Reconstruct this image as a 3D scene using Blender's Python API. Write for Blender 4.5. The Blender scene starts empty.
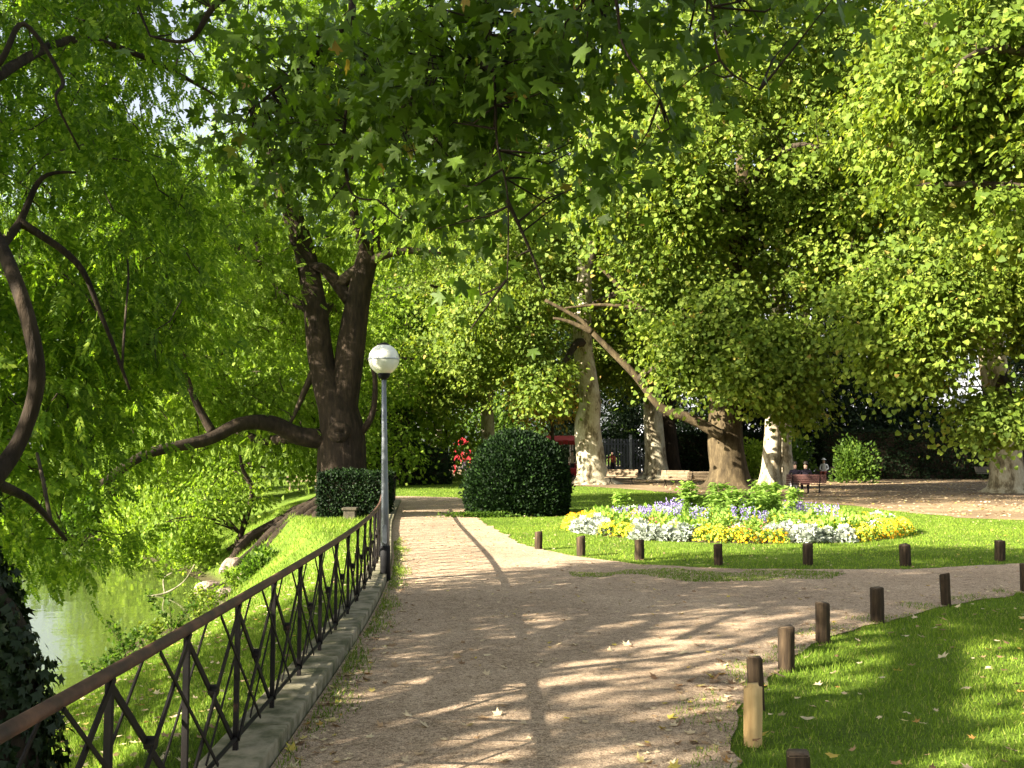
import bpy, bmesh, math, random
import numpy as np
from mathutils import Vector, Matrix
random.seed(7)
RS = np.random.RandomState(11)
R = math.radians
scene = bpy.context.scene
col = scene.collection

# ------------------------------------------------------------------ camera
FPX, CH = 1000.0, 1.7
PITCH = math.atan(68 / FPX)
cam_d = bpy.data.cameras.new('camera'); cam = bpy.data.objects.new('camera', cam_d); col.objects.link(cam)
cam_d.sensor_width = 36; cam_d.lens = 36 * FPX / 1024; cam_d.clip_start = 0.05; cam_d.clip_end = 2000
cam.location = (0, 0, CH); cam.rotation_euler = (R(90) + PITCH, 0, 0)
scene.camera = cam
CP, SP = math.cos(PITCH), math.sin(PITCH)
def ray(px, py):
    dx, dy = (px - 512) / FPX, -(py - 384) / FPX
    return np.array([dx, CP - dy * SP, SP + dy * CP])
def P(px, py, d):                      # world point at distance d ahead seen near that place in the photo
    r = ray(px, py); r = r * (d / r[1]); return np.array([r[0], d, r[2] + CH])
def G(px, py, z=0.0):
    r = ray(px, py); t = (z - CH) / r[2]; return np.array([r[0] * t, r[1] * t, z])

# ------------------------------------------------------------------ mesh helpers
def np_mesh(name, V, F):
    """V (n,3); F (m,k) constant-size faces"""
    me = bpy.data.meshes.new(name)
    V = np.ascontiguousarray(V, dtype=np.float32); F = np.ascontiguousarray(F, dtype=np.int32)
    me.vertices.add(len(V)); me.vertices.foreach_set('co', V.ravel())
    m, k = F.shape
    me.loops.add(m * k); me.loops.foreach_set('vertex_index', F.ravel())
    me.polygons.add(m); me.polygons.foreach_set('loop_start', np.arange(0, m * k, k, dtype=np.int32))
    try: me.polygons.foreach_set('loop_total', np.full(m, k, dtype=np.int32))
    except Exception: pass
    me.update(calc_edges=True)
    return me
class MB:
    def __init__(s): s.V = []; s.F = []; s.M = []; s.n = 0
    def add(s, V, F, m=0):
        V = np.asarray(V, float); s.V.append(V)
        for f in F: s.F.append([i + s.n for i in f]); s.M.append(m)
        s.n += len(V)
    def box(s, c, size, rz=0.0, m=0, taper=1.0):
        hx, hy, hz = [a / 2 for a in size]
        v = np.array([[x * hx * (taper if z > 0 else 1), y * hy * (taper if z > 0 else 1), z * hz] for z in (-1, 1) for y in (-1, 1) for x in (-1, 1)])
        cz, sz = math.cos(rz), math.sin(rz)
        v = v @ np.array([[cz, sz, 0], [-sz, cz, 0], [0, 0, 1]]) + np.array(c)
        s.add(v, [(0, 2, 3, 1), (4, 5, 7, 6), (0, 1, 5, 4), (2, 6, 7, 3), (0, 4, 6, 2), (1, 3, 7, 5)], m)
    def bar(s, a, b, w, h, m=0):           # rectangular bar a->b
        a = np.array(a, float); b = np.array(b, float); t = b - a; t /= np.linalg.norm(t)
        up = np.array([0, 0, 1.0]) if abs(t[2]) < .95 else np.array([0, 1.0, 0])
        sd = np.cross(t, up); sd /= np.linalg.norm(sd); u = np.cross(sd, t)
        v = [p + sd * x * w / 2 + u * z * h / 2 for p in (a, b) for z in (-1, 1) for x in (-1, 1)]
        s.add(v, [(0, 1, 3, 2), (4, 6, 7, 5), (0, 4, 5, 1), (2, 3, 7, 6), (0, 2, 6, 4), (1, 5, 7, 3)], m)
    def tube(s, pts, rad, seg=8, m=0, lob=None, cap=True):
        pts = np.array(pts, float); n = len(pts)
        rad = np.array(rad, float) if np.ndim(rad) else np.full(n, float(rad))
        T = np.gradient(pts, axis=0); T /= np.linalg.norm(T, axis=1)[:, None] + 1e-9
        ref = np.array([1.0, 0, 0]) if abs(T[0][0]) < .8 else np.array([0, 1.0, 0])
        V = []; N = ref
        a = np.linspace(0, 2 * math.pi, seg, endpoint=False)
        for i in range(n):
            N = N - T[i] * np.dot(N, T[i]); N /= np.linalg.norm(N) + 1e-9
            B = np.cross(T[i], N)
            rr = np.full(seg, rad[i])
            if lob is not None: rr = rr * lob(i / (n - 1), a, i)
            V.append(pts[i] + np.outer(np.cos(a) * rr, N) + np.outer(np.sin(a) * rr, B))
        V = np.concatenate(V); F = []
        for i in range(n - 1):
            for j in range(seg):
                k = (j + 1) % seg
                F.append((i * seg + j, i * seg + k, (i + 1) * seg + k, (i + 1) * seg + j))
        if cap: F.append(tuple(range(seg))[::-1]); F.append(tuple(range((n - 1) * seg, n * seg)))
        s.add(V, F, m)
    def build(s, name, mats, parent=None, smooth=False, loc=None):
        me = bpy.data.meshes.new(name)
        V = np.concatenate(s.V) if s.V else np.zeros((0, 3))
        me.from_pydata([tuple(v) for v in V], [], s.F)
        if not isinstance(mats, (list, tuple)): mats = [mats]
        for m in mats: me.materials.append(m)
        if len(mats) > 1: me.polygons.foreach_set('material_index', s.M)
        if smooth: me.shade_smooth()
        me.update()
        return link(name, me, parent, loc)
def link(name, me, parent=None, loc=None):
    o = bpy.data.objects.new(name, me); col.objects.link(o)
    if parent is not None: o.parent = parent
    if loc is not None: o.location = loc
    return o
def tag(o, label, cat, group=None, kind=None):
    if label: o['label'] = label
    if cat: o['category'] = cat
    if group: o['group'] = group
    if kind: o['kind'] = kind
    return o
def empty(name, loc, label, cat, group=None, rz=0):
    o = bpy.data.objects.new(name, None); col.objects.link(o); o.location = loc; o.rotation_euler = (0, 0, rz)
    o.empty_display_size = .2
    return tag(o, label, cat, group)
def dup(root, loc=None, rz=None, scale=None, label=None):
    r = root.copy(); col.objects.link(r)
    if loc is not None: r.location = loc
    if rz is not None: r.rotation_euler = (0, 0, rz)
    if scale is not None: r.scale = (scale,) * 3
    if label: r['label'] = label
    for ch in list(root.children):
        c = ch.copy(); col.objects.link(c); c.parent = r
        for g in ch.children:
            d = g.copy(); col.objects.link(d); d.parent = c
    return r
def bevel(o, w, seg=2):
    m = o.modifiers.new('bevel', 'BEVEL'); m.width = w; m.segments = seg; m.limit_method = 'ANGLE'
    return o

# ------------------------------------------------------------------ materials
def mat(name):
    m = bpy.data.materials.new(name); m.use_nodes = True
    nt = m.node_tree; b = nt.nodes['Principled BSDF']
    return m, nt, b
def nz(nt, scale, detail=4, rough=.55, vec=None):
    n = nt.nodes.new('ShaderNodeTexNoise'); n.inputs['Scale'].default_value = scale
    n.inputs['Detail'].default_value = detail; n.inputs['Roughness'].default_value = rough
    if vec is not None: nt.links.new(vec, n.inputs['Vector'])
    return n
def ramp(nt, fac, stops):
    r = nt.nodes.new('ShaderNodeValToRGB'); e = r.color_ramp.elements
    while len(e) > 1: e.remove(e[-1])
    e[0].position = stops[0][0]; e[0].color = (*stops[0][1], 1)
    for p, c in stops[1:]:
        x = e.new(p); x.color = (*c, 1)
    nt.links.new(fac, r.inputs['Fac']); return r
def objco(nt):
    g = nt.nodes.new('ShaderNodeNewGeometry'); return g.outputs['Position']
def bump(nt, b, h, strength=.5, dist=.02):
    n = nt.nodes.new('ShaderNodeBump'); n.inputs['Strength'].default_value = strength; n.inputs['Distance'].default_value = dist
    nt.links.new(h, n.inputs['Height']); nt.links.new(n.outputs['Normal'], b.inputs['Normal']); return n
def mixc(nt, fac, a, b_, typ='MIX'):
    m = nt.nodes.new('ShaderNodeMix'); m.data_type = 'RGBA'; m.blend_type = typ
    if hasattr(fac, 'links'): nt.links.new(fac, m.inputs[0])
    else: m.inputs[0].default_value = fac
    for s, i in ((a, 6), (b_, 7)):
        if hasattr(s, 'links'): nt.links.new(s, m.inputs[i])
        else: m.inputs[i].default_value = (*s, 1)
    return m.outputs[2]
def noisy(name, stops, scale=6, rough=.85, bs=.4, bd=.02, detail=6, bscale=None, spec=.3, metal=0):
    m, nt, b = mat(name); p = nt.nodes.new('ShaderNodeTexCoord').outputs['Object']
    n = nz(nt, scale, detail, .6, p); r = ramp(nt, n.outputs['Fac'], stops)
    nt.links.new(r.outputs['Color'], b.inputs['Base Color'])
    b.inputs['Roughness'].default_value = rough; b.inputs['Specular IOR Level'].default_value = spec; b.inputs['Metallic'].default_value = metal
    n2 = nz(nt, bscale or scale * 3, 5, .6, p); bump(nt, b, n2.outputs['Fac'], bs, bd)
    return m
def flat(name, c, rough=.6, var=.12, spec=.4, metal=0):
    a = tuple(x * (1 - var) for x in c); d = tuple(min(1, x * (1 + var)) for x in c)
    return noisy(name, [(.3, a), (.7, d)], 14, rough, .15, .004, spec=spec, metal=metal)

def leafmat(name, stops, trans, tmix=.45, rough=.6, spec=.16, clump=None):
    """leaf: per-leaf colour, glossy top and light coming through the blade"""
    m, nt, b = mat(name)
    g = nt.nodes.new('ShaderNodeNewGeometry')
    r = ramp(nt, g.outputs['Random Per Island'], stops)
    c = r.outputs['Color']
    n = nz(nt, .35, 3, .5, g.outputs['Position'])
    rr = ramp(nt, n.outputs['Fac'], [(.3, (.75, .8, .8)), (.7, (1.25, 1.2, 1.1))])
    c = mixc(nt, 1.0, c, rr.outputs['Color'], 'MULTIPLY')
    nt.links.new(c, b.inputs['Base Color'])
    b.inputs['Roughness'].default_value = rough; b.inputs['Specular IOR Level'].default_value = spec
    t = nt.nodes.new('ShaderNodeBsdfTranslucent')
    tc = mixc(nt, 1.0, c, trans, 'MULTIPLY'); nt.links.new(tc, t.inputs['Color'])
    mx = nt.nodes.new('ShaderNodeMixShader'); mx.inputs[0].default_value = tmix
    nt.links.new(b.outputs[0], mx.inputs[1]); nt.links.new(t.outputs[0], mx.inputs[2])
    nt.links.new(mx.outputs[0], nt.nodes['Material Output'].inputs['Surface'])
    return m
M = {}
M['leaf_plane'] = leafmat('plane leaf', [(0, (.06, .10, .012)), (.5, (.10, .15, .018)), (.93, (.17, .22, .035)), (.985, (.22, .25, .05)), (1, (.26, .17, .05))], (2.0, 1.9, .9), .38)
M['leaf_dark'] = leafmat('evergreen leaf', [(0, (.006, .014, .005)), (.6, (.012, .026, .008)), (1, (.022, .042, .012))], (1.3, 1.4, 1), .15, .6, .15)
M['leaf_mid'] = leafmat('broad leaf', [(0, (.03, .06, .007)), (.6, (.05, .095, .011)), (1, (.10, .155, .02))], (1.8, 2.0, 1), .4)
M['leaf_bright'] = leafmat('bright leaf', [(0, (.07, .12, .010)), (.6, (.12, .19, .016)), (1, (.22, .29, .04))], (1.9, 2.0, 1), .44)
M['leaf_pinnate'] = leafmat('pinnate leaflet', [(0, (.045, .09, .007)), (.6, (.085, .15, .012)), (1, (.19, .26, .03))], (2.1, 2.2, 1), .5)
M['leaf_maple'] = leafmat('maple leaf', [(0, (.035, .065, .005)), (.6, (.055, .10, .007)), (.98, (.09, .15, .014)), (1, (.2, .12, .03))], (1.7, 1.9, .8), .38, .5, .18)
M['leaf_yew'] = leafmat('yew needles', [(0, (.003, .009, .003)), (.7, (.007, .018, .004)), (1, (.022, .05, .009))], (1.3, 1.5, 1), .15, .6, .12)
M['leaf_ivy'] = leafmat('ivy leaf', [(0, (.008, .018, .006)), (1, (.02, .035, .012))], (1.2, 1.3, 1), .12, .45)
M['leaf_flower'] = leafmat('bedding leaf', [(0, (.12, .21, .03)), (.6, (.22, .33, .06)), (1, (.26, .38, .08))], (1.6, 1.7, 1), .35)
M['leaf_silver'] = leafmat('silver leaf', [(0, (.26, .30, .25)), (1, (.44, .47, .42))], (1.1, 1.1, 1.05), .2, .8)
M['petal_yellow'] = leafmat('yellow petal', [(0, (.75, .50, .02)), (.6, (.85, .68, .03)), (1, (.85, .76, .10))], (1.1, 1.1, 1), .3)
M['petal_orange'] = leafmat('orange petal', [(0, (.75, .30, .01)), (.6, (.85, .42, .01)), (1, (.85, .52, .02))], (1.1, 1.1, 1), .3)
M['petal_white'] = leafmat('white petal', [(0, (.45, .45, .43)), (1, (.62, .61, .58))], (1.05, 1.05, 1), .3)
M['petal_purple'] = leafmat('purple petal', [(0, (.20, .14, .42)), (1, (.38, .30, .62))], (1.1, 1.1, 1.1), .3)
M['petal_red'] = leafmat('pink petal', [(0, (.5, .08, .10)), (1, (.65, .2, .25))], (1.1, 1.1, 1.1), .3)
M['leaf_autumn'] = leafmat('turning leaf', [(0, (.28, .26, .05)), (.5, (.38, .34, .06)), (1, (.42, .22, .05))], (1.5, 1.4, .9), .42)
M['grass'] = leafmat('grass blade', [(0, (.07, .125, .015)), (.6, (.14, .225, .022)), (.92, (.22, .30, .04)), (1, (.32, .28, .12))], (1.4, 1.4, 1), .38, .7, .1)

def bark(name, stops, zs=.25, scale=9, bs=.9, bd=.05):
    m, nt, b = mat(name); p = nt.nodes.new('ShaderNodeTexCoord').outputs['Object']
    mp = nt.nodes.new('ShaderNodeMapping'); mp.inputs['Scale'].default_value = (1, 1, zs); nt.links.new(p, mp.inputs['Vector'])
    n = nz(nt, scale, 7, .65, mp.outputs['Vector']); n1 = nz(nt, 1.1, 3, .5, p)
    r = ramp(nt, n.outputs['Fac'], stops)
    rr = ramp(nt, n1.outputs['Fac'], [(.35, (.8, .8, .75)), (.65, (1.15, 1.15, 1.1))])
    nt.links.new(mixc(nt, 1.0, r.outputs['Color'], rr.outputs['Color'], 'MULTIPLY'), b.inputs['Base Color'])
    b.inputs['Roughness'].default_value = .9; b.inputs['Specular IOR Level'].default_value = .2
    bump(nt, b, n.outputs['Fac'], bs, bd); return m
M['bark_dark'] = bark('dark furrowed bark', [(.3, (.009, .006, .004)), (.55, (.026, .018, .011)), (.75, (.055, .038, .024))])
M['bark_twig'] = bark('twig bark', [(.3, (.022, .016, .01)), (.7, (.06, .046, .03))])
m, nt, b = mat('mottled plane bark'); p = nt.nodes.new('ShaderNodeTexCoord').outputs['Object']
mp = nt.nodes.new('ShaderNodeMapping'); mp.inputs['Scale'].default_value = (1, 1, .45); nt.links.new(p, mp.inputs['Vector'])
n = nz(nt, 2.2, 5, .7, mp.outputs['Vector']); n2 = nz(nt, 14, 5, .6, mp.outputs['Vector'])
r = ramp(nt, n.outputs['Fac'], [(.38, (.11, .085, .05)), (.45, (.22, .185, .11)), (.49, (.36, .32, .22)), (.66, (.46, .43, .32))])
rr = ramp(nt, n2.outputs['Fac'], [(.3, (.75, .72, .68)), (.6, (1.05, 1.05, 1.05))])
nt.links.new(mixc(nt, 1.0, r.outputs['Color'], rr.outputs['Color'], 'MULTIPLY'), b.inputs['Base Color'])
b.inputs['Roughness'].default_value = .85; bump(nt, b, n2.outputs['Fac'], .6, .03); M['bark_plane'] = m
M['bark_brown'] = bark('brown plane bark', [(.3, (.024, .017, .009)), (.5, (.055, .040, .021)), (.72, (.11, .083, .045))], .35, 5)

# path gravel
m, nt, b = mat('gravel path'); p = objco(nt)
n1 = nz(nt, .5, 4, .6, p); n2 = nz(nt, 95, 3, .7, p); n3 = nz(nt, 7, 5, .7, p)
c1 = ramp(nt, n1.outputs['Fac'], [(.3, (.30, .225, .155)), (.7, (.42, .325, .23))]).outputs['Color']
n4 = nz(nt, 38, 2, .6, p)
c2 = ramp(nt, n2.outputs['Fac'], [(.34, (.38, .36, .35)), (.5, (1, 1, 1)), (.64, (1.6, 1.55, 1.5))]).outputs['Color']
c2 = mixc(nt, 1.0, c2, ramp(nt, n4.outputs['Fac'], [(.34, (.62, .58, .54)), (.5, (1, 1, 1)), (.66, (1.25, 1.24, 1.22))]).outputs['Color'], 'MULTIPLY')
c3 = ramp(nt, n3.outputs['Fac'], [(.3, (.78, .76, .72)), (.65, (1.1, 1.1, 1.1))]).outputs['Color']
c = mixc(nt, 1.0, mixc(nt, 1.0, c1, c2, 'MULTIPLY'), c3, 'MULTIPLY')
nt.links.new(c, b.inputs['Base Color']); b.inputs['Roughness'].default_value = .95; b.inputs['Specular IOR Level'].default_value = .15
ad = nt.nodes.new('ShaderNodeMath'); ad.operation = 'ADD'; nt.links.new(n2.outputs['Fac'], ad.inputs[0]); nt.links.new(n3.outputs['Fac'], ad.inputs[1])
bump(nt, b, ad.outputs[0], .8, .012); M['path'] = m
# sandy ground beyond the lawn, strewn with leaf litter
m, nt, b = mat('sandy ground'); p = objco(nt)
n1 = nz(nt, .25, 5, .65, p); n2 = nz(nt, 12, 4, .7, p)
c1 = ramp(nt, n1.outputs['Fac'], [(.35, (.10, .062, .026)), (.5, (.165, .11, .052)), (.65, (.27, .20, .11))]).outputs['Color']
c2 = ramp(nt, n2.outputs['Fac'], [(.35, (.6, .5, .4)), (.5, (1, 1, 1)), (.7, (1.15, 1.1, 1))]).outputs['Color']
nt.links.new(mixc(nt, 1.0, c1, c2, 'MULTIPLY'), b.inputs['Base Color']); b.inputs['Roughness'].default_value = .95
bump(nt, b, n2.outputs['Fac'], .4, .02); M['sand'] = m
# lawn and bank
m, nt, b = mat('lawn turf'); p = objco(nt)
n1 = nz(nt, .8, 5, .6, p); n2 = nz(nt, 40, 4, .7, p)
c1 = ramp(nt, n1.outputs['Fac'], [(.3, (.06, .095, .014)), (.55, (.115, .18, .02)), (.75, (.16, .22, .035))]).outputs['Color']
c2 = ramp(nt, n2.outputs['Fac'], [(.3, (.5, .5, .5)), (.6, (1.1, 1.1, 1.1))]).outputs['Color']
c = mixc(nt, 1.0, c1, c2, 'MULTIPLY')
sx = nt.nodes.new('ShaderNodeSeparateXYZ'); nt.links.new(p, sx.inputs[0])
mr = nt.nodes.new('ShaderNodeMapRange'); mr.inputs['From Min'].default_value = -1.35; mr.inputs['From Max'].default_value = -1.55
nt.links.new(sx.outputs['Z'], mr.inputs['Value'])
c = mixc(nt, mr.outputs['Result'], c, (.05, .045, .02))
nt.links.new(c, b.inputs['Base Color']); b.inputs['Roughness'].default_value = .9; b.inputs['Specular IOR Level'].default_value = .1
bump(nt, b, n2.outputs['Fac'], .8, .03); M['lawn'] = m
M['soil'] = noisy('bed soil', [(.3, (.04, .025, .015)), (.7, (.10, .07, .04))], 12, .95, .8, .04)
# water
m, nt, b = mat('pond water'); p = objco(nt)
b.inputs['Base Color'].default_value = (.055, .075, .018, 1); b.inputs['Roughness'].default_value = .04; b.inputs['IOR'].default_value = 1.33
b.inputs['Specular IOR Level'].default_value = .8
n1 = nz(nt, 1.6, 4, .5, p); bump(nt, b, n1.outputs['Fac'], .12, .05); M['water'] = m
M['kerb'] = noisy('mossy kerb stone', [(.34, (.06, .065, .03)), (.46, (.13, .12, .07)), (.54, (.20, .18, .12)), (.7, (.29, .25, .17))], 6, .9, .5, .01, bscale=40)
M['iron'] = noisy('dark painted iron', [(.4, (.004, .003, .003)), (.62, (.008, .006, .005)), (.74, (.05, .024, .014))], 9, .65, .25, .004, spec=.2)
M['rail'] = noisy('rusty rail', [(.3, (.022, .011, .008)), (.5, (.06, .026, .016)), (.68, (.13, .06, .035))], 7, .6, .4, .004, spec=.4)
M['wood_old'] = bark('weathered post wood', [(.3, (.014, .009, .006)), (.5, (.036, .024, .014)), (.72, (.085, .058, .034))], .12, 28, .7, .008)
M['wood_end'] = noisy('post end grain', [(.3, (.06, .04, .025)), (.7, (.14, .10, .06))], 30, .95, .6, .006)
M['wood_new'] = bark('fresh post wood', [(.3, (.40, .25, .11)), (.5, (.55, .38, .18)), (.72, (.64, .47, .25))], .08, 22, .35, .004)
M['bench_wood'] = bark('bench slat wood', [(.3, (.14, .10, .065)), (.5, (.22, .165, .11)), (.72, (.31, .245, .17))], 1, 7, .3, .004)
M['bench_red'] = flat('dull red bench wood', (.085, .035, .027), .7)
M['bench_dark'] = flat('dark bench wood', (.10, .085, .06), .7)
M['lamp_grey'] = flat('galvanised lamp post', (.15, .165, .18), .45, .1, .5, .3)
M['lamp_black'] = flat('black bitumen coating', (.006, .006, .007), .7, spec=.2)
m, nt, b = mat('opal lamp globe'); p = nt.nodes.new('ShaderNodeTexCoord').outputs['Object']
n1 = nz(nt, 5, 5, .6, p); r = ramp(nt, n1.outputs['Fac'], [(.35, (.60, .60, .50)), (.6, (.78, .78, .68))])
nt.links.new(r.outputs['Color'], b.inputs['Base Color']); b.inputs['Roughness'].default_value = .25
b.inputs['Subsurface Weight'].default_value = .25; b.inputs['Subsurface Radius'].default_value = (.1, .1, .08); M['globe'] = m
M['rock'] = noisy('pale pond rock', [(.3, (.09, .065, .05)), (.5, (.22, .17, .13)), (.7, (.38, .31, .26))], 4, .9, .9, .05)
M['stone'] = noisy('grey stone block', [(.3, (.03, .027, .018)), (.7, (.07, .06, .038))], 8, .95, .6, .02)
M['plaster'] = noisy('pale building plaster', [(.3, (.25, .28, .32)), (.7, (.32, .35, .39))], .6, .9, .1, .01)
M['trim'] = flat('window trim', (.36, .38, .40), .7)
m, nt, b = mat('window glass'); b.inputs['Base Color'].default_value = (.05, .06, .08, 1); b.inputs['Roughness'].default_value = .08; M['glass'] = m
M['roof'] = flat('slate roof', (.10, .11, .13), .7)
M['red'] = flat('red paint', (.34, .012, .02), .6)
M['awning'] = flat('red awning cloth', (.30, .02, .015), .8)
M['white'] = flat('white paint', (.75, .74, .70), .6, .05)
M['grey'] = flat('grey painted boards', (.12, .13, .15), .7)
M['purple'] = flat('purple panel', (.16, .05, .20), .6)
M['skin'] = flat('skin', (.50, .30, .21), .55, .05)
M['hair_dark'] = flat('dark hair', (.02, .014, .01), .6)
M['hair_grey'] = flat('grey hair', (.45, .43, .40), .7)
M['cloth_white'] = flat('white cloth', (.75, .74, .72), .9, .05)
M['cloth_dark'] = flat('dark cloth', (.03, .022, .035), .9)
M['cloth_grey'] = flat('grey cloth', (.30, .29, .31), .9)
M['cloth_rust'] = flat('rust cloth', (.30, .07, .04), .9)
M['cloth_tan'] = flat('tan cloth', (.45, .36, .26), .9)

m, nt, b = mat('dry leaf')
oi = nt.nodes.new('ShaderNodeObjectInfo'); g = nt.nodes.new('ShaderNodeNewGeometry')
ad = nt.nodes.new('ShaderNodeMath'); ad.operation = 'ADD'; nt.links.new(oi.outputs['Random'], ad.inputs[0]); nt.links.new(g.outputs['Random Per Island'], ad.inputs[1])
fr = nt.nodes.new('ShaderNodeMath'); fr.operation = 'FRACT'; nt.links.new(ad.outputs[0], fr.inputs[0])
r = ramp(nt, fr.outputs[0], [(0, (.20, .11, .05)), (.3, (.38, .25, .13)), (.55, (.56, .44, .27)), (.85, (.66, .55, .34)), (.93, (.55, .44, .07)), (1, (.40, .20, .05))])
nt.links.new(r.outputs['Color'], b.inputs['Base Color']); b.inputs['Roughness'].default_value = .8
t = nt.nodes.new('ShaderNodeBsdfTranslucent'); nt.links.new(r.outputs['Color'], t.inputs['Color'])
mx = nt.nodes.new('ShaderNodeMixShader'); mx.inputs[0].default_value = .25
nt.links.new(b.outputs[0], mx.inputs[1]); nt.links.new(t.outputs[0], mx.inputs[2]); nt.links.new(mx.outputs[0], nt.nodes['Material Output'].inputs['Surface'])
M['dry'] = m

# ------------------------------------------------------------------ leaf templates (x across, y along the blade, z up)
T_LEAF = (np.array([[0, 0, 0], [.34, .42, .07], [0, 1, -.05], [-.34, .42, .07]]), np.array([[0, 1, 2], [0, 2, 3]]))
T_BROAD = (np.array([[0, .05, 0], [.52, .12, .03], [.40, .66, .08], [0, 1.05, -.08], [-.40, .66, .08], [-.52, .12, .03]]), np.array([[0, 1, 2], [0, 2, 3], [0, 3, 4], [0, 4, 5]]))
T_BLADE = (np.array([[-.5, 0, 0], [.5, 0, 0], [0, .15, 1]]), np.array([[0, 1, 2]]))
def _frond():
    V = []; F = []
    def lf(bx, by, ang, L, W):
        c, s = math.cos(ang), math.sin(ang); n = len(V)
        for (u, w, z) in ((0, 0, 0), (.45 * L, W, .02), (L, 0, -.03), (.45 * L, -W, .02)):
            V.append((bx + u * c - w * s, by + u * s + w * c, z - .18 * by * by))
        F.append((n, n + 1, n + 2)); F.append((n, n + 2, n + 3))
    for i in range(6):
        y = .12 + i * .15; L = .34 - abs(i - 2) * .03
        lf(0, y, R(38), L, .078); lf(0, y + .03, R(142), L, .078)
    lf(0, .95, R(90), .3, .08)
    return np.array(V), np.array(F)
T_FROND = _frond()
def _lobed(pts):
    V = [(0, 0.28, 0)]
    for a, r in pts:
        a = R(a); x, y = math.cos(a) * r, math.sin(a) * r + .28
        V.append((x, y, .10 * abs(x) - .22 * r * r))
    n = len(pts); return np.array(V), np.array([(0, 1 + i, 1 + (i + 1) % n) for i in range(n)])
T_MAPLE = _lobed([(-90, .28), (-50, .34), (-28, .62), (-12, .52), (-2, .34), (14, .62), (32, .86), (42, .68), (56, .44), (68, .50), (78, .72), (90, 1.0), (102, .72), (112, .5), (124, .44), (138, .68), (148, .86), (166, .62), (182, .34), (192, .52), (208, .62), (230, .34)])
T_LOBE5 = _lobed([(-90, .15), (-15, .6), (15, .42), (42, .85), (66, .5), (90, .98), (114, .5), (138, .85), (165, .42), (195, .6)])
def scatter(tmpl, C, S, D, Nn):
    """copies of a leaf template: C centres, S sizes, D blade directions, Nn blade normals"""
    V, F = tmpl
    D = D / (np.linalg.norm(D, axis=1)[:, None] + 1e-9)
    X = np.cross(D, Nn); X /= np.linalg.norm(X, axis=1)[:, None] + 1e-9
    Z = np.cross(X, D)
    A = V[None, :, 0:1] * X[:, None, :] + V[None, :, 1:2] * D[:, None, :] + V[None, :, 2:3] * Z[:, None, :]
    A = A * S[:, None, None] + C[:, None, :]
    k = len(V); n = len(C)
    Fa = (F[None, :, :] + (np.arange(n) * k)[:, None, None]).reshape(-1, F.shape[1])
    return A.reshape(-1, 3), Fa
def leafobj(name, parts, material, parent=None):
    Vs = []; Fs = []; n = 0
    for V, F in parts: Vs.append(V); Fs.append(F + n); n += len(V)
    me = np_mesh(name, np.concatenate(Vs), np.concatenate(Fs)); me.materials.append(material)
    return link(name, me, parent)
def vnoise(p, s, seed=0):
    """cheap smooth pseudo noise"""
    q = p * s; o = np.zeros(len(p))
    for k, (a, b_, c) in enumerate(((1, .7, .3), (-.6, 1.1, .8), (.4, -.9, 1.3), (1.7, 1.2, -1.1), (-1.5, 2.1, 1.9))):
        o += np.sin(q[:, 0] * a + q[:, 1] * b_ + q[:, 2] * c + seed * 1.7 + k * 2.1) / (1 + .3 * k)
    return o / 2.6
def blob(c, r, n, hollow=.35, noise=.0, ns=.5, seed=0, zmin=None):
    """n points in an ellipsoid, fewer near its middle; holes where the noise is low"""
    out = []; c = np.array(c, float); r = np.array(r, float)
    cnt = 0
    while cnt < n:
        u = RS.normal(size=(n * 2, 3)); u /= np.linalg.norm(u, axis=1)[:, None]
        rad = (hollow ** 3 + (1 - hollow ** 3) * RS.rand(len(u))) ** (1 / 3)
        wob = 1 + .18 * vnoise(u, 3.1, seed + 5)
        p = c + u * r * (rad * wob)[:, None]
        if noise > 0: p = p[vnoise(p, ns, seed) > -1 + noise]
        if zmin is not None: p = p[p[:, 2] > zmin]
        out.append(p); cnt += len(p)
        if len(p) == 0: break
    return np.concatenate(out)[:n]
def spray(centers, per, rc, size, tmpl=T_LEAF, droop=.7, upn=.9, flat_=.55, jit=.4, out_=0):
    """leaves gathered round each centre: flattened, hanging sprays with room between them"""
    n = len(centers); k = per
    rcv = rc * (.6 + .8 * RS.rand(n))
    out = RS.normal(size=(n, k, 3)) * np.array([.5, .5, .5 * flat_])
    dirn = RS.normal(size=(n, 1, 3)) * np.array([1, 1, .3]); dirn /= np.linalg.norm(dirn, axis=2)[:, :, None]
    if out_:
        o_ = centers * np.array([1, 1, 0]); o_ = o_ / (np.linalg.norm(o_, axis=1)[:, None] + .5); dirn = o_[:, None, :] * out_ + dirn * .6
    t = RS.rand(n, k, 1) * 1.6 - .8
    if out_:
        dr = .12 + .32 * RS.rand(n, 1)
        out += dirn * t * 1.0; out[:, :, 2] -= (t[:, :, 0] + .8) ** 2 * dr
    else: out += dirn * t * .75; out[:, :, 2] -= (np.abs(t[:, :, 0]) ** 2) * .45
    C = centers[:, None, :] + out * rcv[:, None, None]
    C = C.reshape(-1, 3); o = out.reshape(-1, 3)
    D = o * .9 + np.array([0, 0, -droop]) + RS.normal(size=C.shape) * .45
    cn = RS.normal(size=(n, 1, 3)) * .55 + np.array([0, 0, upn]) + (centers / (np.linalg.norm(centers * np.array([1, 1, 0]), axis=1)[:, None] + 1) * np.array([.45, .45, 0]))[:, None, :]
    N = RS.normal(size=C.shape) * .42 + np.repeat(cn, k, 1).reshape(-1, 3)
    S = size * (1 - jit + 2 * jit * RS.rand(len(C)))
    return scatter(tmpl, C, S, D, N)
def bez(a, b_, c, d, n=9):
    t = np.linspace(0, 1, n)[:, None]
    return (1 - t) ** 3 * a + 3 * (1 - t) ** 2 * t * b_ + 3 * (1 - t) * t ** 2 * c + t ** 3 * d
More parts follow.
